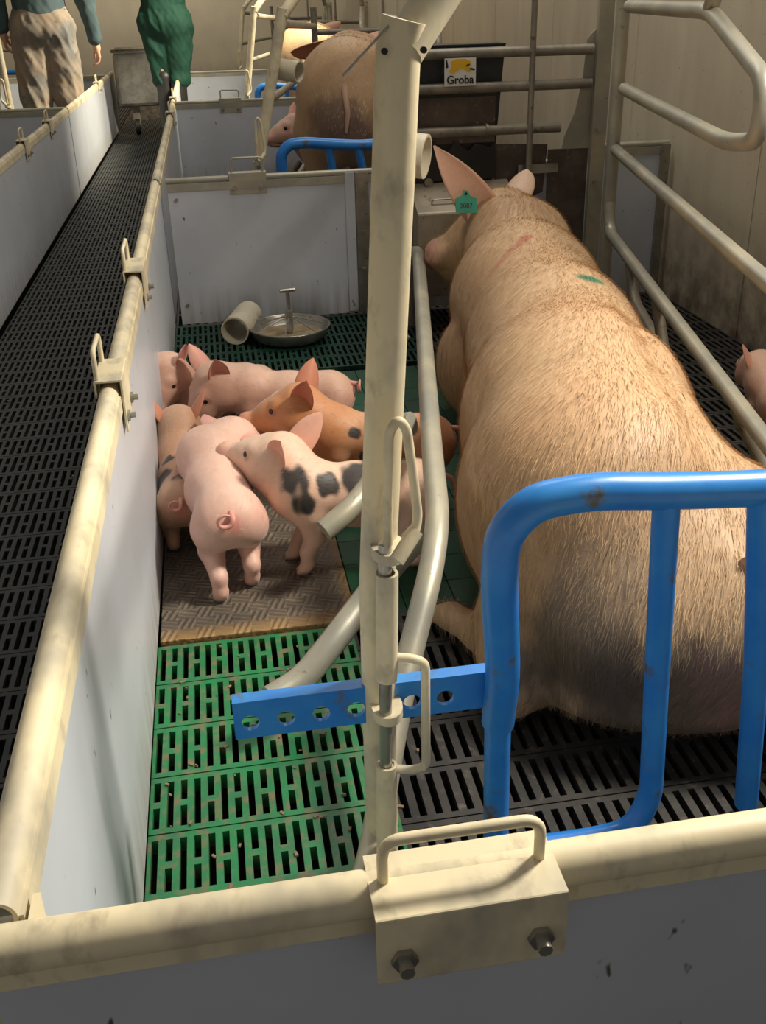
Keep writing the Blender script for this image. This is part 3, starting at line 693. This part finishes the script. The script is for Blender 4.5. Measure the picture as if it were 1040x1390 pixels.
# ---------------------------------------------------------------- piglets
PINK = np.array([.66, .38, .29])
def smooth(x, a, b): t = np.clip((x-a)/(b-a), 0, 1); return t*t*(3-2*t)
def piglet(label, hip, sh, z=0., head_yaw=0., head_pitch=0., scale=1., base=PINK, spots=(), tail='curl', legs=True, lying=False, legswing=(0, 0, 0, 0), headz=0., ears_kind='up', neck_yaw=0., rust=0., seed=1, neck=.066):
    """hip, sh: ground positions under hips and shoulders; head angles in degrees relative to the body"""
    hip, sh = V3((*hip, 0)), V3((*sh, 0)); fw = sh-hip; fw /= np.linalg.norm(fw); lf = np.array([-fw[1], fw[0], 0]); up = np.array([0, 0, 1.])
    s = scale; drop = z
    mid = (hip+sh)/2
    def W(x, y, zz): return mid+fw*(x*s)+lf*(y*s)+up*(zz*s+drop)
    t = thing('piglet', tuple(mid), label, 'piglet', None)
    P = [('c', W(-.105, 0, .158), W(-.0, 0, .147), .051*s, .058*s, .02*s), ('c', W(0, 0, .147), W(.10, 0, .160), .058*s, .050*s, .02*s)]
    P += [('e', W(-.122, .018, .143), (.045*s,)*3, None, .02*s), ('e', W(-.122, -.018, .143), (.045*s,)*3, None, .02*s)]
    # head frame
    cy, sy = math.cos(math.radians(neck_yaw)), math.sin(math.radians(neck_yaw))
    n0 = W(.105, 0, .172); nf = fw*cy+lf*sy
    hb = n0+nf*(neck*s)+up*(headz*s+.012*s)
    hy = math.radians(neck_yaw+head_yaw); hp = math.radians(head_pitch)
    hf = (fw*math.cos(hy)+lf*math.sin(hy))*math.cos(hp)+up*math.sin(hp); hf /= np.linalg.norm(hf)
    hl = np.cross(up, hf); hl /= np.linalg.norm(hl); hu = np.cross(hf, hl)
    g_ = s*1.14
    def Hh(x, y, zz): return hb+hf*(x*g_)+hl*(y*g_)+hu*(zz*g_)
    P += [('c', n0, hb, .052*g_, .046*g_, .03*g_), ('c', Hh(.0, 0, .005), Hh(.045, 0, -.008), .046*g_, .034*g_, .02*g_),
          ('c', Hh(.045, 0, -.010), Hh(.092, 0, -.020), .031*g_, .0185*g_, .02*g_),
          ('c', Hh(.092, 0, -.019), Hh(.100, 0, -.0185), .0195*g_, .0195*g_, .004*g_),
          ('c', Hh(.02, 0, -.028), Hh(.080, 0, -.036), .024*g_, .010*g_, .012*g_),
          ('e', Hh(.01, .026, -.014), (.026*g_,)*3, None, .02*g_), ('e', Hh(.01, -.026, -.014), (.026*g_,)*3, None, .02*g_),
          ('e', Hh(.036, .022, .018), (.014*g_,)*3, None, .01*g_), ('e', Hh(.036, -.022, .018), (.014*g_,)*3, None, .01*g_)]
    for yy in (.007, -.007): P.append(('s', Hh(.122, yy, -.017), (.008*g_, .0036*g_, .0042*g_), np.array([hf, hl, hu]).T, .003*g_))
    P.append(('s', Hh(.075, 0, -.0345), (.035*g_, .03*g_, .0016*g_), np.array([hf, hl, hu]).T, .002*g_))
    feet = []
    if not lying:
        for i, (x, yy) in enumerate(((-.115, .031), (-.115, -.031), (.088, .030), (.088, -.030))):
            sw = legswing[i]
            g = -drop/s+.013
            if i < 2:
                J = [W(x, yy, .125), W(x+.028+sw*.4, yy*1.1, .082), W(x-.012+sw*.7, yy, .052), W(x-.004+sw, yy, g+.012), W(x+.004+sw, yy, g)]; R = [.036, .023, .0140, .0125, .0125]
            else:
                J = [W(x, yy, .125), W(x-.008+sw*.3, yy, .080), W(x+.004+sw*.6, yy, .048), W(x+sw, yy, g+.014), W(x+.006+sw, yy, g)]; R = [.031, .020, .0140, .0125, .013]
            for a in range(4): P.append(('c', J[a], J[a+1], R[a]*s, R[a+1]*s, (.018 if a == 0 else .008)*s))
            for e in (-.006, .006): P.append(('c', J[4]+lf*e*s, J[4]+fw*.012*s+lf*e*1.1*s-up*.004*s, .0085*s, .006*s, .003*s)); 
            feet.append(J[4])
    else:
        for i, (x, yy) in enumerate(((-.09, .06), (-.09, -.06), (.07, .055), (.07, -.055))):
            P.append(('c', W(x, yy*.6, .11), W(x+.05, yy, -drop/s+.025), .035*s, .016*s, .015*s)); P.append(('c', W(x+.05, yy, -drop/s+.022), W(x+.10, yy, -drop/s+.016), .015*s, .011*s, .008*s))
    zf = 0.
    base = np.array(base)
    def colf(v, n):
        c = np.tile(base, (len(v), 1)).astype(float)
        k = smooth(vnoise(v, 28/s, seed), -.4, .5)[:, None]; c = c*(1-.10*k)+np.array([.80, .38, .30])*.10*k
        # pale bristly back, redder belly, snout and feet
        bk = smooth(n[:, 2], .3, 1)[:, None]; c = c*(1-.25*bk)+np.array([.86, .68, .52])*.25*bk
        if rust: r_ = rust*smooth(vnoise(v, 18/s, seed+5)+n[:, 2]*.5, -.6, .5)[:, None]; c = c*(1-r_)+np.array([.52, .20, .065])*r_
        for (sx, sy_, sz, r, colr) in spots:
            q = W(sx, sy_, sz); d = np.linalg.norm(v-q, axis=1)/s+.006*vnoise(v, 130/s, 3)
            k = (1-smooth(d, r*.78, r*1.08))[:, None]; c = c*(1-k)+np.array(colr)*k
        hd = np.linalg.norm(v-Hh(.10, 0, -.019), axis=1)/s; k = .7*(1-smooth(hd, .012, .034))[:, None]; c = c*(1-k)+np.array([.70, .29, .24])*k
        for yy in (.032, -.032):
            k = .6*(1-smooth(np.linalg.norm(v-Hh(.040, yy, .010), axis=1)/s, .007, .013))[:, None]; c = c*(1-k)+np.array([.30, .12, .09])*k
        if not lying:
            k = (1-smooth(v[:, 2], .006, .020))[:, None]; c = c*(1-k)+np.array([.30, .18, .12])*k
        q = W(-.168, 0, .155); k = .6*(1-smooth(np.linalg.norm(v-q, axis=1)/s, .004, .026))[:, None]; c = c*(1-k)+np.array([.70, .20, .16])*k
        return np.clip(c, 0, 1)
    E = []
    for sg in (1, -1):
        b_ = Hh(-.012, .030*sg, .026)
        if ears_kind == 'up': tp = Hh(-.030, .062*sg, .082)
        elif ears_kind == 'back': tp = Hh(-.070, .070*sg, .045)
        else: tp = Hh(.0, .090*sg, .040)
        E.append(dict(base=b_, tip=tp, width=.066*s, face=hf*.25+hl*sg*1.1+hu*.1, cup=.40, thick=.004*s, curl=.05, taper=.82))
    rb = W(-.168, 0, .178)
    if tail == 'curl':
        pts = [rb+fw*.012*s]; 
        for k in range(15):
            a = k/14*2*math.pi*.85; pts.append(rb-fw*(.010+.004*k/14)*s+lf*((1-math.cos(a))*.013*s)+up*(-math.sin(a)*.012*s-.004*s))
    elif tail == 'right': pts = [rb+fw*.01*s, rb-fw*.02*s, rb-fw*.05*s-up*.012*s, rb-fw*.075*s-up*.016*s]
    else: pts = [rb+fw*.01*s, rb-fw*.012*s-up*.012*s, rb-fw*.02*s-up*.035*s, rb-fw*.028*s-up*.06*s]
    m_ = len(pts); TB = [(pts, [(.0052-.003*i/(m_-1))*s for i in range(m_)], (.72, .32, .26))]
    earc = base*.55+np.array([.80, .34, .28])*.45 if not rust else np.array([.55, .22, .13])
    o, v, f, n, fn = body_object('body', t, P, .0036*s, colf, E, TB, 'hide', earc)
    for sg in (1, -1):
        MB().ball(Hh(.0445, .0300*sg, .0125), .0086*s).build('eye', 'eye', t)
    # fine pale bristles
    bristles(t, v, f, n, 2600, .009*s, .00022, lambda p_, nn: -hf_body(fw), None, 9, lambda p_, nn: colf(p_, nn)*.7+np.array([.9, .78, .62])*.3*smooth(colf(p_, nn).mean(1), .05, .3)[:, None])
    return t
def hf_body(fw): return fw
def bristles(parent, v, f, n, count, length, width, dirfun, colour, seed, colfun=None, zmin=.02, lift=.30):
    r = np.random.RandomState(seed)
    a = v[f[:, 2]]-v[f[:, 0]]; b = v[f[:, 3]]-v[f[:, 1]]; ar = np.linalg.norm(np.cross(a, b), axis=1)
    fi = r.choice(len(f), count, p=ar/ar.sum()); w = r.dirichlet((1, 1, 1, 1), count)
    p = (v[f[fi]]*w[:, :, None]).sum(1); nn = (n[f[fi]]*w[:, :, None]).sum(1); nn /= np.linalg.norm(nn, axis=1, keepdims=True)
    keep = p[:, 2] > zmin; p, nn = p[keep], nn[keep]; m = len(p)
    d = np.tile(dirfun(p, nn), (m, 1)) if np.ndim(dirfun(p, nn)) == 1 else dirfun(p, nn)
    d = d+r.normal(size=(m, 3))*.22; d = d-nn*(d*nn).sum(1)[:, None]; d /= np.linalg.norm(d, axis=1, keepdims=True)
    side = np.cross(d, nn); L = length*r.uniform(.6, 1.3, m)[:, None]; w_ = width*r.uniform(.7, 1.3, m)[:, None]
    q0, q1 = p-side*w_, p+side*w_
    mid = p+d*L*.5+nn*L*lift*.6; m0, m1 = mid-side*w_*.8, mid+side*w_*.8
    tip = p+d*L+nn*L*lift*.75
    V_ = np.stack([q0, q1, m1, m0, tip], 1).reshape(-1, 3)-parent_base(parent)
    i5 = np.arange(m)*5; F = [(int(i), int(i+1), int(i+2), int(i+3)) for i in i5]+[(int(i+3), int(i+2), int(i+4)) for i in i5]
    me = bpy.data.meshes.new('bristles'); me.from_pydata(V_.tolist(), [], F)
    o = link('bristles', me, 'bristle', parent); o['kind'] = 'stuff'
    c = np.tile(np.array(colour), (m, 1)) if colfun is None else colfun(p, nn)
    c = np.clip(c*r.uniform(.75, 1.25, (m, 1)), 0, 1); paint(me, np.repeat(c, 5, 0)); return o

DK = (.045, .036, .032)
piglet('pink piglet seen from behind with a curly tail, in front of the others', (.142, 1.190), (.112, 1.425), head_yaw=-10, neck_yaw=-48, head_pitch=-30, headz=-.02, legswing=(-.035, .0, .02, -.01), ears_kind='side', seed=2, scale=1.08, base=(.72, .43, .35))
piglet('white and black spotted piglet lifting its snout over the pink one', (.500, 1.235), (.285, 1.245), head_yaw=12, neck_yaw=-45, head_pitch=12, headz=.022, scale=1.05, base=(.76, .49, .36), neck=.045,
       spots=((.112, .030, .195, .034, DK), (.098, .048, .165, .027, DK), (.055, .040, .190, .026, DK), (-.005, .030, .190, .040, DK), (-.10, -.02, .20, .025, DK)), tail='down', legswing=(0, 0, .01, .03), seed=4)
piglet('rusty brown piglet with dark spots, nosing leftwards in the middle of the litter', (.585, 1.475), (.375, 1.525), head_yaw=8, neck_yaw=-6, head_pitch=-2, headz=.030, scale=1.02, base=(.60, .32, .17), rust=.75,
       spots=((.045, .050, .185, .015, DK), (.095, .042, .190, .013, DK), (.00, .035, .20, .015, DK), (-.03, .050, .16, .024, DK), (.02, .056, .13, .022, DK), (-.07, .04, .19, .018, DK)), tail='right', seed=6)
piglet('pink piglet standing sideways behind the rusty brown one, head down', (.395, 1.82), (.218, 1.85), head_yaw=22, neck_yaw=12, head_pitch=-38, headz=.0, scale=1.0, base=(.62, .35, .26), seed=8)
piglet('pink piglet in the back corner against the panel, farthest of the litter', (.200, 2.05), (.110, 2.01), z=-.04, head_yaw=30, neck_yaw=12, head_pitch=-35, headz=.065, scale=.92, base=(.62, .35, .26), lying=True, seed=10, tail='down')
piglet('piglet with dark patches squeezed against the corridor panel', (.050, 1.37), (.048, 1.56), z=-.02, head_yaw=0, head_pitch=-25, headz=.035, scale=.88, base=(.45, .28, .19), rust=.4,
       spots=((-.05, .03, .18, .03, DK), (.02, .03, .20, .02, DK), (-.10, 0, .19, .025, DK)), seed=12)
piglet('pink piglet lying outside the crate by the right wall', (1.525, 1.55), (1.55, 1.75), z=-.06, scale=.95, base=(.66, .38, .26), lying=True, seed=14)
piglet('young pink pig beyond the standing sow in the second pen', (1.03, 5.66), (.83, 5.60), z=.0, scale=1.55, base=(.70, .40, .31), head_pitch=0, headz=.05, seed=16)

# ---------------------------------------------------------------- sows
def sow_col(dirt_at, extra=()):
    def f(v, n):
        c = np.tile(np.array([.57, .38, .22]), (len(v), 1))
        k = smooth(vnoise(v, 7, 5), -.5, .5)[:, None]; c = c*(1-.35*k)+np.array([.50, .27, .14])*.35*k
        k = smooth(vnoise(v, 16, 8), .1, .7)[:, None]; c = c*(1-.25*k)+np.array([.42, .23, .11])*.25*k
        for (q, r, colr, amt) in tuple(dirt_at)+tuple(extra):
            q = V3(q); rr = np.array(r) if np.ndim(r) else np.array([r]*3)
            d = np.linalg.norm((v-q)/rr, axis=1)+(.35*vnoise(v, 45, 11)+.2*vnoise(v, 110, 12))*(1 if rr.min() > .035 else .5)
            k = amt*(1-smooth(d, .55, 1.15))[:, None]; c = c*(1-k)+np.array(colr)*k
        return np.clip(c, 0, 1)
    return f
cr = [(1.01, 1.42, .450), (.962, 1.25, .462), (.938, 1.10, .455), (.915, .96, .445), (.905, .84, .420), (.905, .74, .38), (.905, .65, .33)]
CREASE = [('g', cr[i], cr[i+1], .018, .018, .045) for i in range(len(cr)-1)]
t = thing('sow', (.80, 1.4, 0), 'huge cream sow resting inside the near crate, green tag in her left ear', 'sow')
BR = .02
P = [('c', (.775, .93, .235), (.835, 1.25, .260), .220, .215, .05),
     ('c', (.835, 1.25, .260), (.915, 1.62, .280), .215, .190, .05),
     ('c', (.915, 1.62, .280), (.970, 2.02, .290), .190, .195, .05),
     ('c', (.970, 2.02, .295), (1.02, 2.27, .360), .185, .145, .05),
     ('c', (1.02, 2.27, .365), (1.01, 2.40, .400), .145, .120, .05),
     ('c', (1.005, 2.39, .385), (.935, 2.43, .350), .112, .085, .05),
     ('c', (.935, 2.43, .350), (.850, 2.44, .335), .075, .046, .04),
     ('c', (.838, 2.44, .333), (.830, 2.44, .332), .050, .048, .01),
     ('c', (.98, 2.40, .30), (.88, 2.43, .285), .075, .045, .04),
     ('e', (.825, 1.93, .150), (.115, .15, .145), None, .02),     # elbow and shoulder
     ('c', (.85, 1.86, .10), (.86, 2.18, .045), .07, .04, .04),
     ('e', (.70, 1.06, .17), (.125, .20, .16), None, .05),        # udder side
     ('e', (.73, .95, .23), (.19, .25, .21), None, .05),          # thigh
     ('e', (.78, .79, .15), (.21, .225, .148), None, .06),
     ('e', (.92, .80, .17), (.23, .27, .168), None, .06),
     ('e', (.84, .745, .065), (.26, .185, .065), None, .05),
     ('c', (.60, .80, .10), (.548, .715, .050), .085, .045, .04),  # hock
     ('c', (.59, .74, .05), (.555, .90, .035), .045, .030, .03),
     ('c', (.555, .90, .035), (.520, .965, .030), .030, .026, .02),
     ('c', (.520, .965, .030), (.500, .99, .022), .025, .018, .01),
     ('c', (1.03, .95, .10), (1.02, 1.2, .08), .11, .08, .06),
     ('c', (1.08, 2.1, .10), (1.10, 2.35, .05), .08, .04, .04)]
P += CREASE
P += [('s', (.780, 2.425, .330), (.014, .008, .010), None, .008), ('s', (.780, 2.452, .330), (.014, .008, .010), None, .008)]
dirt = (((.62, .62, .16), (.16, .14, .12), (.10, .075, .06), .85), ((.75, .60, .10), (.22, .14, .12), (.10, .075, .06), .85), ((.66, .66, .26), (.10, .1, .10), (.28, .21, .16), .55), ((.52, .72, .05), (.07, .07, .05), (.45, .28, .20), .4),
        ((.86, .62, .12), (.12, .10, .12), (.40, .20, .17), .6), ((.56, 1.3, .10), (.10, .30, .12), (.62, .30, .18), .55), ((.80, 2.42, .34), (.03, .06, .07), (.66, .34, .28), .8))
extra = tuple((tuple(np.array((.938, 1.92, .484))*(1-k)+np.array((.812, 1.795, .440))*k), (.018, .016, .03), (.42, .10, .06), .75-.45*k) for k in np.linspace(0, 1, 8))+(((.97, 1.546, .473), (.042, .020, .03), (.03, .20, .12), .95), ((.70, 1.05, .22), (.16, .22, .16), (.52, .24, .12), .5), ((.90, 2.33, .42), (.04, .05, .05), (.22, .13, .08), .5))
scol = sow_col(dirt, extra)
ears = [dict(base=(.935, 2.355, .470), tip=(.797, 2.33, .650), width=.14, face=(-.25, -1, .25), cup=.35, thick=.008, curl=-.16, taper=.95),
        dict(base=(1.06, 2.44, .490), tip=(1.125, 2.54, .550), width=.10, face=(.5, .8, .2), cup=.4, thick=.008, curl=.0)]
o, v, f, n, fn = body_object('body', t, P, .009, scol, ears, [([(.87, .63, .30), (.885, .595, .27), (.89, .585, .20), (.875, .575, .15)], [.014, .012, .009, .005], (.60, .36, .24))], 'sowhide', (.76, .52, .38))
def hdir(p, nn): return np.tile(np.array([-.28, -1., -.35]), (len(p), 1))+np.stack([.9*np.minimum(nn[:, 0], 0), 0*nn[:, 0], -.5*np.abs(nn[:, 0])], 1)
def hcol(p, nn): c = scol(p, nn); return c*.55+np.array([.80, .58, .33])*.45*(c.mean(1)[:, None]/.5)
bristles(t, v, f, n, 90000, .024, .00032, hdir, None, 5, hcol, .03)
MB().ball((.925, 2.350, .395), .012).build('eye', 'eye', t)
# ear tag
e = thing('dummy', (0, 0, 0), '', ''); bpy.data.objects.remove(e)
R = Matrix.Rotation(math.radians(-4), 3, 'Y')
cx, cy_, cz = .877, 2.318, .500
poly = [(-.030, -.024), (.031, -.029), (.033, .012), (.014, .020), (.009, .034), (-.005, .036), (-.010, .022), (-.030, .014)]
tg = MB().prism(poly, (cx, cy_, cz), (1, .04, 0), (0, .28, .96), (0, -.003, .001)).build('ear_tag', 'teal', t, bevel=.001)
tg['label'] = 'green plastic ear tag'
text('2087', (cx+.001, cy_-.0065, cz-.012), .019, 'rubber', tg, rot=(math.radians(73), 0, math.radians(2)), name='tag_number')
MB().tube([(cx+.002, cy_+.012, cz+.026), (cx+.002, cy_+.002, cz+.026)], .004, 10).build('tag_button', 'black', tg)

def standing_sow(label, off, colbase, seed, yaw_=0., headturn=.10):
    ox, oy = off
    t = thing('sow', (ox+.9, oy+4.4, 0), label, 'sow')
    d = np.array([.18, .98, 0])
    def W(s_, x, z): return (ox+.775+d[0]*s_+x*.98, oy+3.98+d[1]*s_-x*.18, z)
    P = [('c', W(0, 0, .69), W(.4, 0, .66), .205, .225, .05), ('c', W(.4, 0, .66), W(.85, 0, .68), .225, .20, .05), ('e', W(-.03, 0, .62), (.205, .19, .24), None, .06),
         ('c', W(.85, 0, .70), W(1.1, -.03, .74), .18, .15, .06), ('c', W(1.1, -.03, .74), W(1.35, -headturn, .66), .13, .07, .05), ('c', W(1.35, -headturn, .66), W(1.42, -headturn*1.3, .63), .06, .05, .03)]
    for (s_, x) in ((0.0, .12), (0.0, -.12), (.80, .11), (.80, -.11)):
        P += [('c', W(s_, x, .52), W(s_+.03, x, .34), .12, .068, .05), ('c', W(s_+.03, x, .34), W(s_-.02, x, .20), .066, .042, .03), ('c', W(s_-.02, x, .20), W(s_, x, .04), .038, .036, .02), ('c', W(s_, x, .035), W(s_+.05, x, .03), .036, .028, .02)]
    dirt = ((W(-.20, -.05, .60), (.14, .1, .10), (.20, .13, .10), .7), (W(-.2, .03, .50), (.10, .1, .16), (.26, .15, .12), .6), (W(-.2, -.13, .45), (.08, .1, .15), (.30, .2, .15), .5))
    cf0 = sow_col(dirt)
    cf = lambda v, n: np.clip(cf0(v, n)*np.array(colbase), 0, 1)
    ears = [dict(base=W(1.10, -.11, .83), tip=W(1.0, -.33, .80), width=.17, face=(0, -.6, -.8), cup=.4, thick=.008, curl=.0), dict(base=W(1.10, .06, .84), tip=W(1.15, .20, .88), width=.13, face=(0, .6, -.8), cup=.4, thick=.008, curl=.0)]
    o, v, f, n, fn = body_object('body', t, P, .014, cf, ears, [([W(-.19, 0, .74), W(-.225, .0, .70), W(-.23, .01, .62), W(-.22, .0, .54)], [.016, .014, .011, .006], (.6, .38, .26))], 'sowhide', (.66, .36, .24))
    for x in (-.075, .02): MB().ball(W(1.24, x-.02, .75), .011).build('eye', 'eye', t)
    bristles(t, v, f, n, 9000, .02, .0006, lambda p_, nn: np.array([-.2, -.5, -.8]), None, seed, lambda p_, nn: cf(p_, nn)*.7+.2, .05)
standing_sow('cream sow standing with her dirty rump to the camera in the second pen', (0, 0), (1., .98, .95), 21)
standing_sow('pale sunlit sow standing in the third pen, farthest of the sows', (.12, 3.0), (1.15, 1.15, 1.12), 22)

# ---------------------------------------------------------------- people
def hand(P, wrist, dirn, palm_side, thumb_side, s=1.):
    """adds palm, four bent fingers and a thumb to the field list"""
    w, d, q, th = V3(wrist), V3(dirn), V3(palm_side), V3(thumb_side)
    d /= np.linalg.norm(d); q = q-d*(q@d); q /= np.linalg.norm(q); sd = np.cross(d, q); sd *= (1 if sd@th > 0 else -1)
    P.append(('c', w, w+d*.03*s, .024*s, .026*s, .01)); k0 = w+d*.085*s
    for i, (o_, L) in enumerate(((.030, .070), (.010, .078), (-.010, .072), (-.028, .056))):
        P.append(('c', w+d*.025*s+sd*o_*.6*s, k0+sd*o_*s, .016*s, .0115*s, .008))
        a = k0+sd*o_*s; b = a+(d*.9+q*.35)*L*.45*s; c = b+(d*.65+q*.75)*L*.32*s; e = c+(d*.35+q*.9)*L*.28*s
        P += [('c', a, b, .0095*s, .0088*s, .003), ('c', b, c, .0088*s, .008*s, .002), ('c', c, e, .008*s, .0068*s, .002)]
    a = w+d*.03*s+sd*.028*s; b = a+(d*.55+sd*.6+q*.3)*.04*s; c = b+(d*.9+sd*.15+q*.3)*.032*s; e = c+(d+q*.3)*.025*s
    P += [('c', a, b, .015*s, .0115*s, .006), ('c', b, c, .0110*s, .010*s, .003), ('c', c, e, .010*s, .008*s, .002)]
def person(label, x, y, face_yaw, top_mat, trouser_mat, hands=True, boots=True, arm_l=None, arm_r=None, stance=.10, baggy=1., knee=.098, boot_top=.30):
    """standing person; face_yaw degrees, 0 = facing +Y (away from the camera)"""
    t = thing('person', (x, y, 0), label, 'person')
    a = math.radians(face_yaw); fw = np.array([-math.sin(a), math.cos(a), 0]); lf = np.array([-fw[1], fw[0], 0]); o = V3((x, y, 0)); up = np.array([0, 0, 1.])
    def W(l, f_, z): return o+lf*l+fw*f_+up*z
    al = arm_l or [(.20, 0, 1.42), (.26, .0, 1.14), (.25, .06, .90)]; ar = arm_r or [(-.20, 0, 1.42), (-.26, .0, 1.14), (-.25, .06, .90)]
    # skin body: one continuous surface
    P = [('c', W(0, 0, 1.0), W(0, 0, 1.35), .115, .135, .05), ('c', W(-.1, 0, 1.42), W(.1, 0, 1.42), .07, .07, .05), ('c', W(0, 0, 1.42), W(0, .01, 1.56), .055, .05, .03),
         ('e', W(0, .02, 1.655), (.078, .095, .115), np.array([lf, fw, up]).T, .02), ('c', W(0, .105, 1.64), W(0, .125, 1.62), .012, .015, .01), ('c', W(-.02, .10, 1.585), W(.02, .10, 1.585), .012, .012, .01),
         ('e', W(.08, 0, 1.65), (.012, .02, .03), None, .008), ('e', W(-.08, 0, 1.65), (.012, .02, .03), None, .008)]
    for sg in (1, -1):
        P += [('c', W(.09*sg, 0, .92), W(stance*sg, .01, .50), .085, .058, .04), ('c', W(stance*sg, .01, .50), W(stance*sg, -.01, .10), .055, .038, .02), ('c', W(stance*sg, -.01, .06), W(stance*1.1*sg, .14, .04), .04, .035, .02)]
    for A, sg in ((al, 1), (ar, -1)):
        s0, e0, w0 = (W(*q) for q in A)
        P += [('c', s0, e0, .05, .038, .03), ('c', e0, w0, .038, .025, .02)]
        if hands: hand(P, w0, w0-e0, -lf*sg, fw)
    v, f = surface_nets(P, .006); 
    me = bpy.data.meshes.new('body'); me.from_pydata((v-parent_base(t)).tolist(), [], f.tolist()); me.polygons.foreach_set('use_smooth', [True]*len(me.polygons)); link('body', me, 'skin', t)
    b = baggy
    def cloth(name, Q, mat, folds=.006, cell=.010):
        v, f = surface_nets(Q, cell); nrm, _ = normals(v, f)
        v = v+nrm*(folds*1.6*(.35-np.abs(vnoise(v*np.array([1, 1, .38])+v[:, [2, 2, 2]]*.12, 34, 4))*2)+folds*.5*vnoise(v*np.array([1, 1, .6]), 80, 9))[:, None]
        me = bpy.data.meshes.new(name); me.from_pydata((v-parent_base(t)).tolist(), [], f.tolist()); me.polygons.foreach_set('use_smooth', [True]*len(me.polygons)); return link(name, me, mat, t)
    Q = [('c', W(0, 0, .96), W(0, 0, 1.08), .165, .150, .05), ('c', W(-.07, -.02, .92), W(.07, -.02, .92), .135, .135, .05)]
    for sg in (1, -1): Q += [('c', W(.085*sg, 0, .88), W((stance+.01)*sg, .02, .52), .118*b, knee*b, .03), ('c', W((stance+.01)*sg, .02, .52), W((stance+.01)*sg, -.01, boot_top), knee*b, .82*knee*b, .03)]
    cloth('trousers', Q, trouser_mat, .010)
    Q = [('c', W(0, 0, 1.02), W(0, 0, 1.34), .165, .172, .05), ('c', W(-.13, 0, 1.42), W(.13, 0, 1.42), .085, .085, .05)]
    for A in (al, ar):
        s0, e0, w0 = (W(*q) for q in A); Q += [('c', s0, e0, .075, .062, .03), ('c', e0, e0+(w0-e0)*.88, .060, .046, .03)]
    cloth('jacket', Q, top_mat, .007)
    for sg in (1, -1):
        Q = [('c', W(stance*sg, -.01, boot_top+.02), W(stance*sg, -.01, .06), .066, .055, .02), ('c', W(stance*sg, -.01, .055), W(stance*1.1*sg, .16, .045), .052, .045, .02)]
        v, f = surface_nets(Q, .009); v[:, 2] = np.maximum(v[:, 2], 0)
        me = bpy.data.meshes.new('boot'); me.from_pydata((v-parent_base(t)).tolist(), [], f.tolist()); me.polygons.foreach_set('use_smooth', [True]*len(me.polygons)); link('boot', me, 'rubber', t)
    v, f = surface_nets([('e', W(0, -.005, 1.70), (.088, .102, .095), np.array([lf, fw, up]).T, .01), ('s', W(0, .10, 1.63), (.09, .07, .09), None, .02)], .008)
    me = bpy.data.meshes.new('hair'); me.from_pydata((v-parent_base(t)).tolist(), [], f.tolist()); me.polygons.foreach_set('use_smooth', [True]*len(me.polygons)); link('hair', me, 'hairdark', t)
    return t
person('person in dusty grey work trousers and dark jacket behind the left panel', -.83, 7.0, 10, 'tealcloth', 'greycloth', arm_r=[(-.20, 0, 1.42), (-.29, -.02, 1.10), (-.33, .03, .81)], stance=.10, baggy=1.05)
person('person in loose green overalls and black boots at the corridor end', -.06, 8.1, -15, 'greencloth', 'greencloth', arm_r=[(-.20, 0, 1.42), (-.25, .1, 1.2), (-.10, .26, 1.12)], arm_l=[(.20, 0, 1.42), (.25, .1, 1.2), (.10, .26, 1.12)], stance=.055, baggy=1.1, knee=.075, boot_top=.50)
# grey steel tub at the corridor end
t = thing('steel_cart', (-.24, 9.2, 0), 'grey steel tub cart at the end of the corridor', 'cart')
MB().box((-.56, 9.0, .24), (.02, 9.5, .68)).build('tub', 'stainless', t, bevel=.03)
MB().tube([(-.56, 9.0, .69), (.02, 9.0, .69), (.02, 9.5, .69), (-.56, 9.5, .69)], .014, 10, closed=True).build('rim', 'oldsteel', t)
for x in (-.42, -.12): MB().box((x-.03, 9.1, .08), (x+.03, 9.16, .25)).build('leg', 'oldsteel', t); MB().tube([(x-.02, 9.13, .07), (x+.02, 9.13, .07)], .07, 18).build('wheel', 'rubber', t)
